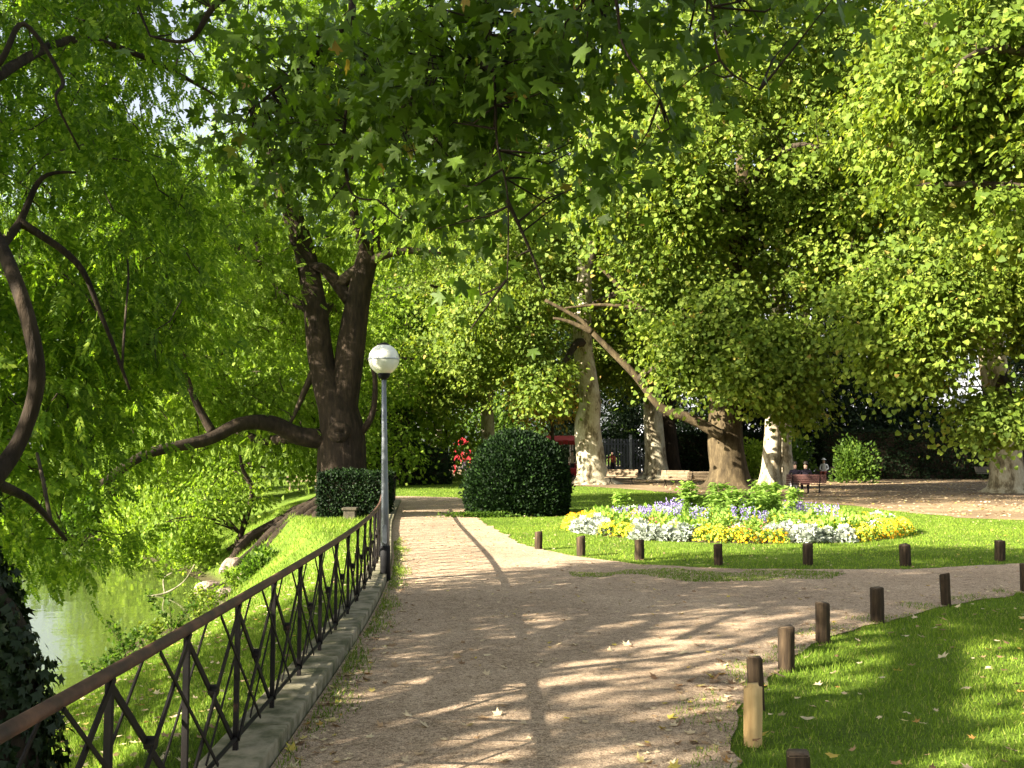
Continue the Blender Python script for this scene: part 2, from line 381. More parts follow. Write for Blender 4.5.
def smooth_path(pts, n=6):
    pts = np.array(pts, float); out = []
    for i in range(len(pts) - 1):
        p0 = pts[max(i - 1, 0)]; p1 = pts[i]; p2 = pts[i + 1]; p3 = pts[min(i + 2, len(pts) - 1)]
        for t in np.linspace(0, 1, n, endpoint=False):
            out.append(.5 * ((2 * p1) + (-p0 + p2) * t + (2 * p0 - 5 * p1 + 4 * p2 - p3) * t * t + (-p0 + 3 * p1 - 3 * p2 + p3) * t ** 3))
    out.append(pts[-1]); return np.array(out)
def wob(amp, seed, flare=0, fl_n=5, fl_h=.08):
    def f(u, a, i):
        k = 1 + amp * (np.sin(3 * a + seed + u * 9) * .5 + np.sin(5 * a + seed * 2 - u * 13) * .35 + np.sin(2 * a + u * 21 + seed) * .4)
        if flare: k = k + flare * math.exp(-u / fl_h) * (.55 + .45 * np.sin(fl_n * a + seed))
        return k
    return f
def limb(mb, pts, r0, r1, seg=8, n=5, seed=0, amp=.07):
    sp = smooth_path(pts, n); u = np.linspace(0, 1, len(sp)); mb.tube(sp, r0 + (r1 - r0) * u ** .8, seg, lob=wob(amp, seed)); return sp
def grow(mb, skel, centers, nlimb=10, r0=.25, twig=.02, seed=0, hmin=3.0, nearest=True):
    """limbs from the trunk to far spray centres, then a twig to every centre"""
    skel = np.array(skel); cs = centers
    rs = np.random.RandomState(seed)
    pick = [rs.randint(len(cs))]; d = np.linalg.norm(cs - cs[pick[0]], axis=1)
    for _ in range(nlimb - 1):
        i = int(np.argmax(d)); pick.append(i); d = np.minimum(d, np.linalg.norm(cs - cs[i], axis=1))
    pool = [skel[skel[:, 2] > hmin]]
    for i in pick:
        e = cs[i]; cand = skel[(skel[:, 2] < max(e[2] - .5, hmin + .6)) & (skel[:, 2] > hmin)]
        if len(cand) == 0: cand = skel[-3:]
        dd = np.linalg.norm(cand - e, axis=1) ; s = cand[int(np.argmin(dd + rs.rand(len(cand)) * 1.5))]
        L = np.linalg.norm(e - s); h = e - s
        b1 = s + h * .3 + np.array([0, 0, .22 * L]) + rs.normal(size=3) * .06 * L
        b2 = s + h * .7 + np.array([0, 0, .14 * L]) + rs.normal(size=3) * .07 * L
        pts = bez(s, b1, b2, e, 12); u = np.linspace(0, 1, 12)
        mb.tube(pts, r0 * min(1, L / 6 + .3) * (1 - u) ** .8 + twig, 6, m=1, lob=wob(.08, i)); pool.append(pts[2:])
    pool = np.concatenate(pool); np0 = len(pool); pool = np.concatenate([pool, np.zeros((2 * len(cs), 3))])
    dd = np.min(np.linalg.norm(cs[:, None, :] - pool[None, :np0, :], axis=2), axis=1)
    for e in cs[np.argsort(dd)]:
        s = pool[int(np.argmin(np.linalg.norm(pool[:np0] - e, axis=1)))]
        L = np.linalg.norm(e - s); pool[np0] = (s + e) / 2; pool[np0 + 1] = e; np0 += 2
        if L < .2: continue
        mid = (s + e) / 2 + rs.normal(size=3) * .12 * L + np.array([0, 0, .1 * L])
        mb.tube([s, mid, e], [twig * 1.2, twig * .9, twig * .5], 3, m=1, cap=False)

# ------------------------------------------------------------------ layout of the ground
FENCE = np.array([(-4, -1.44), (-1, -1.44), (3, -1.45), (5, -1.47), (9, -1.57), (12, -1.72), (15, -1.97), (19, -2.45), (23, -2.93), (29, -3.5), (34, -3.95), (40, -4.4)])
_yy = np.linspace(-4, 40, 441); _xx = np.interp(_yy, FENCE[:, 0], FENCE[:, 1]); _xx = np.convolve(np.pad(_xx, 15, 'edge'), np.ones(31) / 31, 'valid')
def fx(y): return np.interp(y, _yy, _xx)
def smst(t): t = np.clip(t, 0, 1); return t * t * (3 - 2 * t)
SH_Y = [-60, 0, 20, 24, 28, 34, 40, 46, 52]; SH_X = [-6.8, -6.3, -6.2, -6.6, -9, -13, -17, -26, -40]
def terrain_z(x, y):
    x = np.asarray(x, float); y = np.asarray(y, float)
    f = fx(y) - .2; s0 = np.interp(y, [0, 17, 24, 30], [.15, .3, 1.7, 3.0]); shore = np.interp(y, SH_Y, SH_X)
    w = np.maximum(f - s0 - shore, 1.0); s = (f - s0 - x) / w
    h = -1.62 * np.clip(s, 0, 1) ** .85 * np.clip(s / .12, 0, 1)
    h = np.where(s > 1, -1.62 - .9 * smst((s - 1) * w / 3.5), h)
    far = smst((y - np.interp(x, [-60, -30, -20, -8], [42, 40, 37, 42])) / 6)          # far bank of the pond
    left = smst((-x - 34) / 6)
    h = h + (np.maximum(h, -.7) - h) * np.maximum(far, left)
    return h + np.where(s > 0, .05 * np.sin(x * 1.3 + y * .9) * np.clip(s, 0, 1), 0)
def grid(xs, ys, zf):
    X, Y = np.meshgrid(xs, ys); Z = zf(X, Y); V = np.stack([X.ravel(), Y.ravel(), Z.ravel()], 1)
    nx, ny = len(xs), len(ys); i = np.arange(nx - 1)[None, :] + (np.arange(ny - 1) * nx)[:, None]; i = i.ravel()
    return V, np.stack([i, i + 1, i + 1 + nx, i + nx], 1)
xs = np.concatenate([np.linspace(-400, -45, 12), np.arange(-42, -9, 1.0), np.arange(-9, -1.2, .2), np.linspace(-1, 30, 20), np.linspace(40, 400, 10)])
ys = np.concatenate([np.linspace(-300, -20, 10), np.arange(-16, 48, .4), np.linspace(50, 120, 15), np.linspace(150, 900, 8)])
V, F = grid(xs, ys, terrain_z)
me = np_mesh('lawn', V, F); me.materials.append(M['lawn']); me.shade_smooth(); tag(link('lawn', me), 'green park lawn sloping down to the pond', None, kind='structure')
mb = MB(); mb.add([(-60, -60, -1.6), (-2, -60, -1.6), (-2, 60, -1.6), (-60, 60, -1.6)], [(0, 1, 2, 3)])
tag(mb.build('pond_water', M['water']), 'still green pond water', None, kind='structure')

def rag(pts, step=.25, amp=.05, seed=1):
    out = []; rs = np.random.RandomState(seed)
    for i in range(len(pts) - 1):
        a = np.array(pts[i], float); b_ = np.array(pts[i + 1], float); n = max(1, int(np.linalg.norm(b_ - a) / step))
        for k in range(n): out.append(a + (b_ - a) * k / n + rs.normal(size=2) * amp)
    out.append(np.array(pts[-1], float)); return out
island = [(-2.0, 37.5), (-1.6, 34.5), (-.8, 25), (.15, 18.6)] + [tuple(G(a, b_)[:2]) for a, b_ in ((560, 554), (600, 560), (639, 565), (718, 569), (807, 570), (905, 570), (1000, 565))] + [(9.8, 16.0), (14, 17.8), (24, 20), (40, 22)]
fore = [(40, 18.5), (24, 16.4), (14, 14.9), (9, 13.5), (6.2, 12.25), (4.75, 11.1), (3.55, 10.0), (2.66, 8.95), (2.0, 7.8), (1.48, 6.7), (1.25, 5.8), (1.12, 4.6), (1.0, 2), (.9, -4)]
kerbside = [(float(fx(y)) + .19, float(y)) for y in np.arange(-4, 35.01, .5)]
PATH = rag(kerbside + [(-4.6, 36.2), (-6.2, 36.8), (-6.6, 38.6), (-4, 38.6)] , .5, 0) + rag(island, .2, .03, 2) + rag(fore, .2, .03, 3)
mb = MB(); mb.add([(p_[0], p_[1], .012) for p_ in PATH], [tuple(range(len(PATH)))])
tag(mb.build('gravel_path', M['path']), 'beige gravel park path beside the railing', None, kind='structure')
lawn_back = [G(a, b_)[:2] for a, b_ in ((380, 478), (470, 479), (570, 485.5), (640, 490), (700, 496), (780, 501), (850, 506), (900, 512), (960, 518), (1030, 521))]
SAND = rag([(-8.5, 69)] + [tuple(p_) for p_ in lawn_back] + [(30, 24), (60, 26), (90, 30), (90, 130), (-8.5, 130)], .6, .08, 5)
mb = MB(); mb.add([(p_[0], p_[1], .010) for p_ in SAND], [tuple(range(len(SAND)))])
tag(mb.build('sandy_ground', M['sand']), 'sandy ground under the plane trees', None, kind='structure')
def inpoly(x, y, poly):
    poly = np.array(poly); inside = np.zeros(len(x), bool); n = len(poly)
    for i in range(n):
        x1, y1 = poly[i]; x2, y2 = poly[(i + 1) % n]
        if y1 == y2: continue
        c_ = ((y1 > y) != (y2 > y)) & (x < (x2 - x1) * (y - y1) / (y2 - y1) + x1); inside ^= c_
    return inside
BED = np.array([4.9, 22.35]); BR = 3.75
mb = MB(); n = 64; V = [(BED[0], BED[1], .18)]; F = []
for k in range(5):
    rr = BR * (k + 1) / 5; z = .18 * (1 - ((k + 1) / 5) ** 2) + .02
    for j in range(n): V.append((BED[0] + math.cos(j / n * 2 * math.pi) * rr, BED[1] + math.sin(j / n * 2 * math.pi) * rr, z if k < 4 else -.02))
for j in range(n): F.append((0, 1 + j, 1 + (j + 1) % n))
for k in range(4):
    for j in range(n):
        a = 1 + k * n + j; b_ = 1 + k * n + (j + 1) % n; F.append((a, a + n, b_ + n, b_))
mb.add(V, F); tag(mb.build('flower_bed_soil', M['soil'], smooth=True), 'mounded soil of the round flower bed', None, kind='structure')

# kerb
mb = MB()
ky = np.arange(-4, 34.5, 1.0)
for i in range(len(ky) - 1):
    a = np.array([fx(ky[i]) + .02, ky[i] + .010, .03]); b_ = np.array([fx(ky[i + 1]) + .02, ky[i + 1] - .010, .03])
    mb.bar(a, b_, .32, .15 + random.uniform(-.006, .006))
o = mb.build('kerb', M['kerb']); bevel(o, .012); tag(o, 'mossy stone kerb under the iron railing', None, kind='structure')

# ------------------------------------------------------------------ railing
fen = empty('iron_railing', (float(fx(0)), 0, .1), 'long dark iron railing with crossed bars and a rusty top rail beside the pond bank', 'railing')
def fp(y, z): return np.array([float(fx(y)), y, z])
FO = np.array(fen.location)
mb = MB(); yv = np.arange(-1, 34.2, .4); mb.tube([fp(y, .90) - FO for y in yv], .026, 8); mb.build('top_rail', M['rail'], fen, True)
mb = MB(); mb.tube([fp(y, .165) - FO for y in yv], .013, 6); mb.build('bottom_rail', M['iron'], fen, True)
bay = .9
ps = [3.69 + bay * k for k in range(-4, 35)]
hubx = Vector((0, 0, 0))
for k, y in enumerate(ps):
    if y > 34: break
    mb = MB(); mb.bar(fp(y, .09) - FO, fp(y, .885) - FO, .026, .026); mb.build('post', M['iron'], fen)
    if y + bay < 34.5:
        a0, a1, b0, b1 = fp(y, .16), fp(y, .885), fp(y + bay, .16), fp(y + bay, .885)
        mb = MB(); off = np.array([.016, 0, 0]); mb.bar(a0 + off - FO, b1 + off - FO, .010, .030); mb.build('cross_bar', M['iron'], fen)
        mb = MB(); mb.bar(a1 - off - FO, b0 - off - FO, .010, .030); mb.build('cross_bar', M['iron'], fen)
        mb = MB(); c_ = fp(y + bay / 2, .525) - FO; mb.tube([c_ - (.022, 0, 0), c_ + (.022, 0, 0)], .028, 8); mb.build('hub', M['iron'], fen)
        if y + 1.5 * bay < 34.5:
            c0, c1 = fp(y + bay / 2, .885), fp(y + 1.5 * bay, .16); d0, d1 = fp(y + bay / 2, .16), fp(y + 1.5 * bay, .885)
            mb = MB(); off = np.array([.030, 0, 0]); mb.bar(c0 + off - FO, c1 + off - FO, .007, .016); mb.build('thin_bar', M['iron'], fen)
            mb = MB(); mb.bar(d0 - off - FO, d1 - off - FO, .007, .016); mb.build('thin_bar', M['iron'], fen)

# ------------------------------------------------------------------ street lamp
lamp = empty('street_lamp', (-1.665, 13.3, 0), 'slim grey lamp post with a round white globe beside the railing', 'street lamp')
lamp.rotation_euler = (0, R(-.9), 0)
mb = MB(); mb.tube([(0, 0, -.05), (0, 0, .46), (0, 0, .465), (0, 0, .47)], [.068, .068, .066, .05], 20); mb.build('base_sleeve', M['lamp_black'], lamp, True)
mb = MB(); mb.tube([(0, 0, .46), (0, 0, 1.0), (0, 0, 1.9), (0, 0, 2.68)], [.058, .05, .038, .030], 20); mb.build('pole', M['lamp_grey'], lamp, True)
mb = MB(); mb.box((0, -.055, .62), (.06, .012, .24)); bevel(mb.build('access_panel', M['lamp_grey'], lamp), .004)
mb = MB(); mb.tube([(0, 0, 2.66), (0, 0, 2.70), (0, 0, 2.74), (0, 0, 2.76)], [.033, .075, .085, .07], 20); mb.build('collar', M['lamp_black'], lamp, True)
def sphere(mbx, c, r, nu=28, nv=18, sc=(1, 1, 1), v0=0, v1=1, m=0):
    V = []; F = []
    for i in range(nv + 1):
        th = math.pi * (v0 + (v1 - v0) * i / nv)
        for j in range(nu):
            ph = 2 * math.pi * j / nu; V.append((c[0] + r * sc[0] * math.sin(th) * math.cos(ph), c[1] + r * sc[1] * math.sin(th) * math.sin(ph), c[2] + r * sc[2] * math.cos(th)))
    for i in range(nv):
        for j in range(nu): F.append((i * nu + j, (i + 1) * nu + j, (i + 1) * nu + (j + 1) % nu, i * nu + (j + 1) % nu))
    mbx.add(V, F, m)
mb = MB(); sphere(mb, (0, 0, 2.935), .205); gl = mb.build('globe', M['globe'], lamp, True)
mb = MB(); mb.tube([(0, 0, 2.925), (0, 0, 2.945)], .2085, 32); mb.build('seam_ring', M['trim'], gl, True)
mb = MB(); mb.tube([(0, 0, 3.12), (0, 0, 3.14), (0, 0, 3.155)], [.085, .075, .03], 20); mb.build('top_cap', M['lamp_black'], gl, True)

# ------------------------------------------------------------------ wooden posts
def post(px, py, lab, h=.36, w=.10, new=False, xy=None, grp='old wooden posts along the path edges'):
    g_ = G(px, py) if xy is None else np.array([xy[0], xy[1], 0])
    mb = MB(); n = 6; hw = w / 2
    bm = bmesh.new()
    bmesh.ops.create_cube(bm, size=1)
    for v in bm.verts:
        v.co.x *= w; v.co.y *= w; v.co.z = -.12 if v.co.z < 0 else h + (random.uniform(-.012, .012) + (v.co.x) * .12)
    bmesh.ops.subdivide_edges(bm, edges=[e for e in bm.edges if abs(e.verts[0].co.z - e.verts[1].co.z) > .2], cuts=5)
    for v in bm.verts:
        if -.05 < v.co.z < h - .05: v.co.x += random.uniform(-.002, .002); v.co.y += random.uniform(-.002, .002)
    bmesh.ops.bevel(bm, geom=[e for e in bm.edges if e.calc_face_angle(0) > .5], offset=.022 if new else .007, segments=3 if new else 2, affect='EDGES')
    me = bpy.data.meshes.new('wooden_post'); bm.to_mesh(me); bm.free()
    me.materials.append(M['wood_new'] if new else M['wood_old']); me.materials.append(M['wood_end'])
    for p_ in me.polygons:
        if p_.normal.z > .8 and not new: p_.material_index = 1
        p_.use_smooth = True
    o = link('wooden_post', me, None, (g_[0], g_[1], 0)); o.rotation_euler = (R(random.uniform(-2, 2)), R(random.uniform(-1.5, 1.5)), R(random.uniform(-14, 14) if not new else -12))
    return tag(o, lab, 'post', None if new else grp)
post(753, 745, 'new pale yellow wooden post with rounded top among dark posts', .35, .105, True)
near = [((1.31, 4.66), 'dark wooden post cut off by the bottom edge, nearest of all'),
        ((1.62, 6.75), 'dark wooden post standing directly behind the new pale post'),
        ((2.13, 7.9), 'dark post on the near lawn edge, second behind the pale post'),
        ((2.77, 9.04), 'dark post on the near lawn edge, third behind the pale post'),
        ((3.64, 10.1), 'dark post on the near lawn edge, fourth behind the pale post'),
        ((4.8, 11.2), 'dark post on the near lawn edge, fifth behind the pale post'),
        ((6.25, 12.3), 'dark post on the near lawn edge at the right frame edge')]
for xy, lab in near: post(0, 0, lab, random.uniform(.33, .36), random.uniform(.095, .11), xy=xy)
for (px, py), lab in (((538.5, 549.5), 'small wooden post nearest to the clipped yew bush'), ((581, 556), 'small wooden post before the left end of the flower bed'),
    ((639.5, 560), 'wooden post in front of yellow flowers, third from the yew bush'), ((718.5, 565), 'wooden post in front of the white flowers at mid bed'),
    ((808, 565), 'weathered grey wooden post in front of the orange flowers'), ((905.5, 566), 'dark wooden post just right of the flower bed end'),
    ((1000, 561), 'wooden post on the far lawn edge, rightmost across the path')):
    post(px, py, lab, .32, .125)

# ------------------------------------------------------------------ grass blades
def blades(n, xr, yr, h, w, maskf, bias=1.0, dz=0):
    x = RS.uniform(*xr, n); y = yr[0] + (yr[1] - yr[0]) * RS.rand(n) ** bias
    k = maskf(x, y); x = x[k]; y = y[k]; z = terrain_z(x, y) + dz
    C = np.stack([x, y, z], 1); a = RS.rand(len(x)) * 2 * math.pi
    lean = RS.normal(size=(len(x), 2)) * .38
    V, F = T_BLADE; S = (.5 + RS.rand(len(x)))
    patch = .8 + .35 * vnoise(C, 1.9, 3); S = S * np.clip(patch, .35, 1.3)
    ww = w * (.7 + .6 * RS.rand(len(x)))
    A = np.zeros((len(x), 3, 3)); ca, sa = np.cos(a), np.sin(a)
    A[:, 0, 0] = -ca * ww; A[:, 0, 1] = -sa * ww; A[:, 1, 0] = ca * ww; A[:, 1, 1] = sa * ww
    A[:, 2, 0] = lean[:, 0] * h * S; A[:, 2, 1] = lean[:, 1] * h * S; A[:, 2, 2] = h * S
    A += C[:, None, :]
    return A.reshape(-1, 3), np.arange(len(x) * 3).reshape(-1, 3)
def is_lawn(x, y, grow_=0):
    ok = ~inpoly(x, y, PATH) & ~inpoly(x, y, SAND) & ~(np.hypot(x - BED[0], y - BED[1]) < BR - .05)
    ok &= ~((x > fx(y) - .17) & (x < fx(y) + .2) & (y < 34.5)); ok &= terrain_z(x, y) > -1.5; return ok
parts = [blades(230000, (.7, 8.5), (2.5, 14), .040, .0035, lambda x, y: is_lawn(x, y) & (x < y * .56 + .3), .9),
         blades(150000, (-6.6, -1.5), (2.0, 16), .055, .0045, lambda x, y: is_lawn(x, y) & (x > -y * .56 - .5)),
         blades(70000, (-14, -2.2), (16, 34), .09, .008, is_lawn),
         blades(180000, (-3, 14), (14.5, 30), .035, .006, is_lawn),
         blades(60000, (-7, 20), (28, 66), .05, .013, is_lawn),
         # thin tufts creeping onto the path: along the kerb, by the near posts and the mossy strip before the far posts
         blades(60000, (-2.2, -.6), (2.5, 20), .05, .004, lambda x, y: (x > fx(y) + .22) & (x < fx(y) + .26 + .2 * RS.rand(len(x)) ** 2 + .12 * np.sin(y * 3) * np.sin(y * 1.1 + 1)), dz=.012),
         blades(80000, (.6, 6), (3.5, 12.5), .032, .0035, lambda x, y: inpoly(x, y, PATH) & inpoly(x + .28 + .1 * np.sin(y * 4), y - .2, fore + [(40, -4)]) & (RS.rand(len(x)) < .6) & (vnoise(np.stack([x, y, x * 0], 1), 5, 2) > -.1), dz=.012),
         blades(22000, (.8, 5.2), (12.6, 15), .022, .005, lambda x, y: (((x - 2.9) / 2.1) ** 2 + ((y - 13.9) / .75) ** 2 + .6 * vnoise(np.stack([x, y, x * 0], 1), 4) < .7), dz=.012)]
g_ = leafobj('grass', parts, M['grass']); tag(g_, 'short grass blades on the lawns and the bank', 'grass', kind='stuff')

# ------------------------------------------------------------------ fallen leaves: the nearest are things, the rest litter
def dryleaf(seed):
    rs = np.random.RandomState(seed); V, F = T_LOBE5; V = V.copy(); V[:, 1] -= .28
    V[:, 2] = .22 * V[:, 0] ** 2 * rs.uniform(-1, 2.0) + .3 * V[:, 1] ** 2 * rs.uniform(-.2, 1.4) + rs.normal(size=len(V)) * .05
    V[:, 2] -= V[:, 2].min(); V[:, 0] *= rs.uniform(.7, 1.1); me = np_mesh('fallen_leaf', V * 1.0, F); me.materials.append(M['dry']); return me, V
LV = [dryleaf(s) for s in range(9)]
def leafspots(n, xr, yr, maskf, bias=1.0):
    x = RS.uniform(*xr, n * 4); y = yr[0] + (yr[1] - yr[0]) * RS.rand(n * 4) ** bias
    k = maskf(x, y); return np.stack([x[k][:n], y[k][:n]], 1)
clumpy = lambda x, y, t: vnoise(np.stack([x, y, x * 0], 1), 2.2, 9) > t
sp = np.concatenate([leafspots(70, (-1.3, 2.4), (4.6, 9), lambda x, y: inpoly(x, y, PATH)), leafspots(90, (-1.25, -.75), (4.4, 11), lambda x, y: (x > fx(y) + .22) & (x < fx(y) + .24 + .35 * RS.rand(len(x)) ** 1.5)),
    leafspots(70, (1.0, 6.5), (4.2, 11), lambda x, y: is_lawn(x, y) & (x < y * .56 + .3)), leafspots(70, (.3, 1.7), (4.4, 8.5), lambda x, y: inpoly(x, y, PATH) & inpoly(x + .55, y, fore + [(40, -4)]))])
for i, (x, y) in enumerate(sp):
    me = LV[i % len(LV)][0]; on = bool(inpoly(np.array([x]), np.array([y]), PATH)[0])
    o = link('fallen_leaf', me, None, (x, y, .014 if on else .045)); s = random.uniform(.035, .075) * (1.0 if on else 1.15); o.scale = (s, s, s)
    o.rotation_euler = (R(random.uniform(-18, 18)), R(random.uniform(-18, 18)), random.uniform(0, 6.28))
    if x < fx(y) + .62: lab = 'dry fallen leaf on the dirt beside the kerb of the railing'; g__ = 'fallen leaves beside the kerb'
    elif not on: lab = 'dry fallen leaf lying in the near lawn behind the posts'; g__ = 'fallen leaves on the near lawn'
    elif inpoly(np.array([x + .6]), np.array([y]), fore + [(40, -4)])[0]: lab = 'dry fallen leaf on the path beside the near wooden posts'; g__ = 'fallen leaves beside the posts'
    else: lab = 'dry fallen leaf lying on the open gravel path'; g__ = 'fallen leaves on the path'
    tag(o, lab, 'fallen leaf', g__)
def litter(pts, smin, smax, dz=.0):
    out = []
    for vi in range(4):
        q = pts[vi::4]; n = len(q); V = LV[vi][1]; F = T_LOBE5[1]
        C = np.column_stack([q, terrain_z(q[:, 0], q[:, 1]) + dz]); a = RS.rand(n) * 6.28
        D = np.column_stack([np.cos(a), np.sin(a), RS.normal(size=n) * .12]); N = np.column_stack([RS.normal(size=(n, 2)) * .15, np.ones(n)])
        out.append(scatter((V, F), C, RS.uniform(smin, smax, n), D, N))
    return out
onp = lambda x, y: inpoly(x, y, PATH)
parts = litter(leafspots(650, (-2.5, 9), (8, 20), onp), .022, .05, .014) + litter(leafspots(500, (-4, 0), (17, 35), onp), .03, .05, .014)
parts += litter(leafspots(1000, (-2.2, -.3), (4.2, 22), lambda x, y: (x > fx(y) + .22) & (x < fx(y) + .3 + .4 * RS.rand(len(x)) ** 2)), .018, .05, .02)
parts += litter(leafspots(2600, (-1.5, -.2), (3.5, 20), lambda x, y: (x > fx(y) + .21) & (x < fx(y) + .26 + .3 * RS.rand(len(x)) ** 2)), .006, .018, .013) + litter(leafspots(1500, (-1.3, 8), (4.2, 15), onp), .005, .014, .013)
parts += litter(leafspots(1500, (.0, 7), (4.2, 13), lambda x, y: inpoly(x, y, PATH) & inpoly(x + .75 * RS.rand(len(x)), y - .4 * RS.rand(len(x)), fore + [(40, -4)])), .012, .04, .014)
parts += litter(leafspots(420, (1, 12), (5, 15), is_lawn), .025, .055, .04) + litter(leafspots(1100, (-6, -1.6), (3, 18), is_lawn), .028, .06, .045)
parts += litter(leafspots(450, (0, 14), (15, 30), is_lawn), .03, .05, .03)
parts += litter(leafspots(13000, (7, 42), (26, 64), lambda x, y: inpoly(x, y, SAND) & clumpy(x, y, -.5)), .05, .10, .014)
tag(leafobj('leaf_litter', parts, M['dry']), 'scattered small dry leaves over path, lawns and sandy ground', 'leaf litter', kind='stuff')

# ------------------------------------------------------------------ trees
A3 = lambda *a: np.array(a, float)
def crown(name, groups, leafm, parent):
    """groups: (centres, per, rc, size, template, kw)"""
    return leafobj(name, [spray(c, per, rc, size, t, **kw) for c, per, rc, size, t, kw in groups], leafm, parent)
_gp = ((168, 105, 26, 55), (40, 40, 28, 16), (190, 20, 14, 14), (18, 165, 14, 16), (100, 190, 10, 12))
GAPS = {'ivy_clad_tree': [(P(x, y, 9.6), A3((a + 14) * .0096, 3.2, (b_ + 14) * .0096)) for x, y, a, b_ in _gp],
        'old_park_tree': [(P(x, y, 29), A3((a + 26) * .029, 5.5, (b_ + 26) * .029)) for x, y, a, b_ in _gp]}
def tree(name, label, base, tr, trad, blobs, leafm, barkm, group=None, per=42, rc=.9, size=.2, tmpl=T_LEAF, nl=9, r0=.25, seed=0, hmin=3, seg=14, extra=None, flare=.9, cat='tree', ns=.5, kw={}, twig=.02, extra_centers=None, cname='crown'):
    """tr: trunk points, blobs: (centre, radii, number of sprays, noise)"""
    root = empty(name, base, label, cat, group); b = A3(*base)
    cs = [blob(c, r, n, .3, no, ns, seed + i) for i, (c, r, n, no) in enumerate(blobs)]
    if extra_centers is not None: cs.append(extra_centers)
    cs = np.concatenate(cs)
    for gc, gr in GAPS.get(name, []):                                   # open pockets in the crown where the sky shows
        cs = cs[(((cs - gc) / gr) ** 2).sum(1) > 1]
    mb = MB(); sp = smooth_path(tr, 8); rr = np.interp(np.linspace(0, len(tr) - 1, len(sp)), np.arange(len(tr)), trad)
    sp[0, 2] -= .15
    mb.tube(sp - b, rr, seg, lob=wob(.05, seed, flare, 5, .035))
    sk = [sp]
    for pts, a, c_ in (extra or []): sk.append(limb(mb, np.array(pts) - b, a, c_, 10, 6, seed) + b)
    grow(mb, np.concatenate(sk) - b, cs - b, nl, r0, twig, seed, hmin)
    mb.build('trunk', [barkm, M['bark_twig']], root, True)
    crown(cname, [(cs - b, per, rc, size, tmpl, kw)], leafm, root)
    return root

# big old tree left of the path, limbs spreading over the pond
dB = 29.0
Bp = lambda x, y, d=dB: P(x, y, d)
trB = [A3(-4.95, dB, -.55), A3(-4.9, dB, .4), Bp(342, 440), Bp(338, 412), Bp(322, 365), Bp(314, 300), Bp(300, 235, 29.5), Bp(268, 150, 30), Bp(235, 40, 30)]
exB = [([Bp(340, 425), Bp(348, 372), Bp(357, 305), Bp(368, 255), Bp(388, 205), Bp(402, 130), Bp(420, 30)], .52, .16),
       ([Bp(350, 300), Bp(325, 270), Bp(303, 262), Bp(285, 215)], .22, .08),
       ([Bp(335, 440), Bp(300, 436, 28.6), Bp(272, 424, 28.2), Bp(240, 424, 27.6), Bp(205, 440, 27), Bp(145, 455, 26), Bp(100, 486, 25)], .33, .10),
       ([Bp(212, 432, 27.2), Bp(195, 400, 27), Bp(182, 362, 26.8)], .14, .06),
       ([Bp(300, 436, 28.6), Bp(262, 440, 29.6), Bp(225, 425, 30.5)], .2, .08),
       ([Bp(318, 310), Bp(290, 300, 29.5), Bp(266, 270, 30), Bp(252, 225, 30)], .2, .08),
       ([Bp(356, 440), Bp(372, 415, 28.7), Bp(375, 380, 28.5), Bp(370, 360, 28.5)], .12, .05),
       ([Bp(368, 255), Bp(352, 205, 28), Bp(345, 130, 28)], .2, .08)]
B = tree('old_park_tree', 'huge dark forked tree with a limb reaching left over the pond', (-4.95, dB, -.5), trB, [1.0, .74, .68, .60, .38, .34, .30, .24, .12],
     [((-6.5, 29, 13.5), (4.4, 4.5, 4.5), 260, .35), ((-2.8, 28, 11.2), (3.4, 4, 4.0), 190, .35), ((-10, 27.3, 7.5), (3.6, 4.0, 3.6), 230, .5), ((-7.2, 31.5, 7.2), (2.8, 2.5, 2.6), 120, .2),
      ((-11.2, 31.0, 3.0), (3.2, 2.6, 2.2), 150, .2), ((-7.0, 31, 2.8), (1.6, 2.0, 1.4), 50, .1)],
     M['leaf_bright'], M['bark_dark'], per=44, rc=.85, size=.23, tmpl=T_FROND, nl=12, r0=.2, seed=3, extra=exB, flare=.6, hmin=4.5)
# burl and spreading roots of the same tree
mb = MB(); cb = Bp(338, 432, dB - .72) - A3(-4.95, dB, -.5)
V = []; mb.tube([cb + A3(0, .3, 0), cb + A3(0, .02, 0), cb + A3(0, -.06, 0), cb + A3(0, -.03, 0), cb + A3(0, .04, 0)], [.34, .31, .24, .14, .02], 14, lob=wob(.06, 2)); mb.build('burl', M['bark_dark'], B, True)
mb = MB()
for k, (ex, ey, z) in enumerate(((-7.4, 26.6, -1.15), (-7.0, 25.6, -1.2), (-6.2, 25.2, -.95), (-7.9, 27.9, -1.1), (-5.6, 25.0, -.8), (-6.6, 26.4, -.95), (-5.1, 25.6, -.35))):
    s = A3(-5.1, dB - .2, .2); e = A3(ex, ey, z); pts = smooth_path([s, s + (e - s) * .35 + A3(0, 0, .1 + .2 * random.random()), s + (e - s) * .7 + A3(random.uniform(-.3, .3), 0, .15), e], 6)
    mb.tube(pts - A3(-4.95, dB, -.5), np.linspace(.34, .10, len(pts)), 9, lob=wob(.22, k * 3.3))
mb.build('root', M['bark_dark'], B, True)

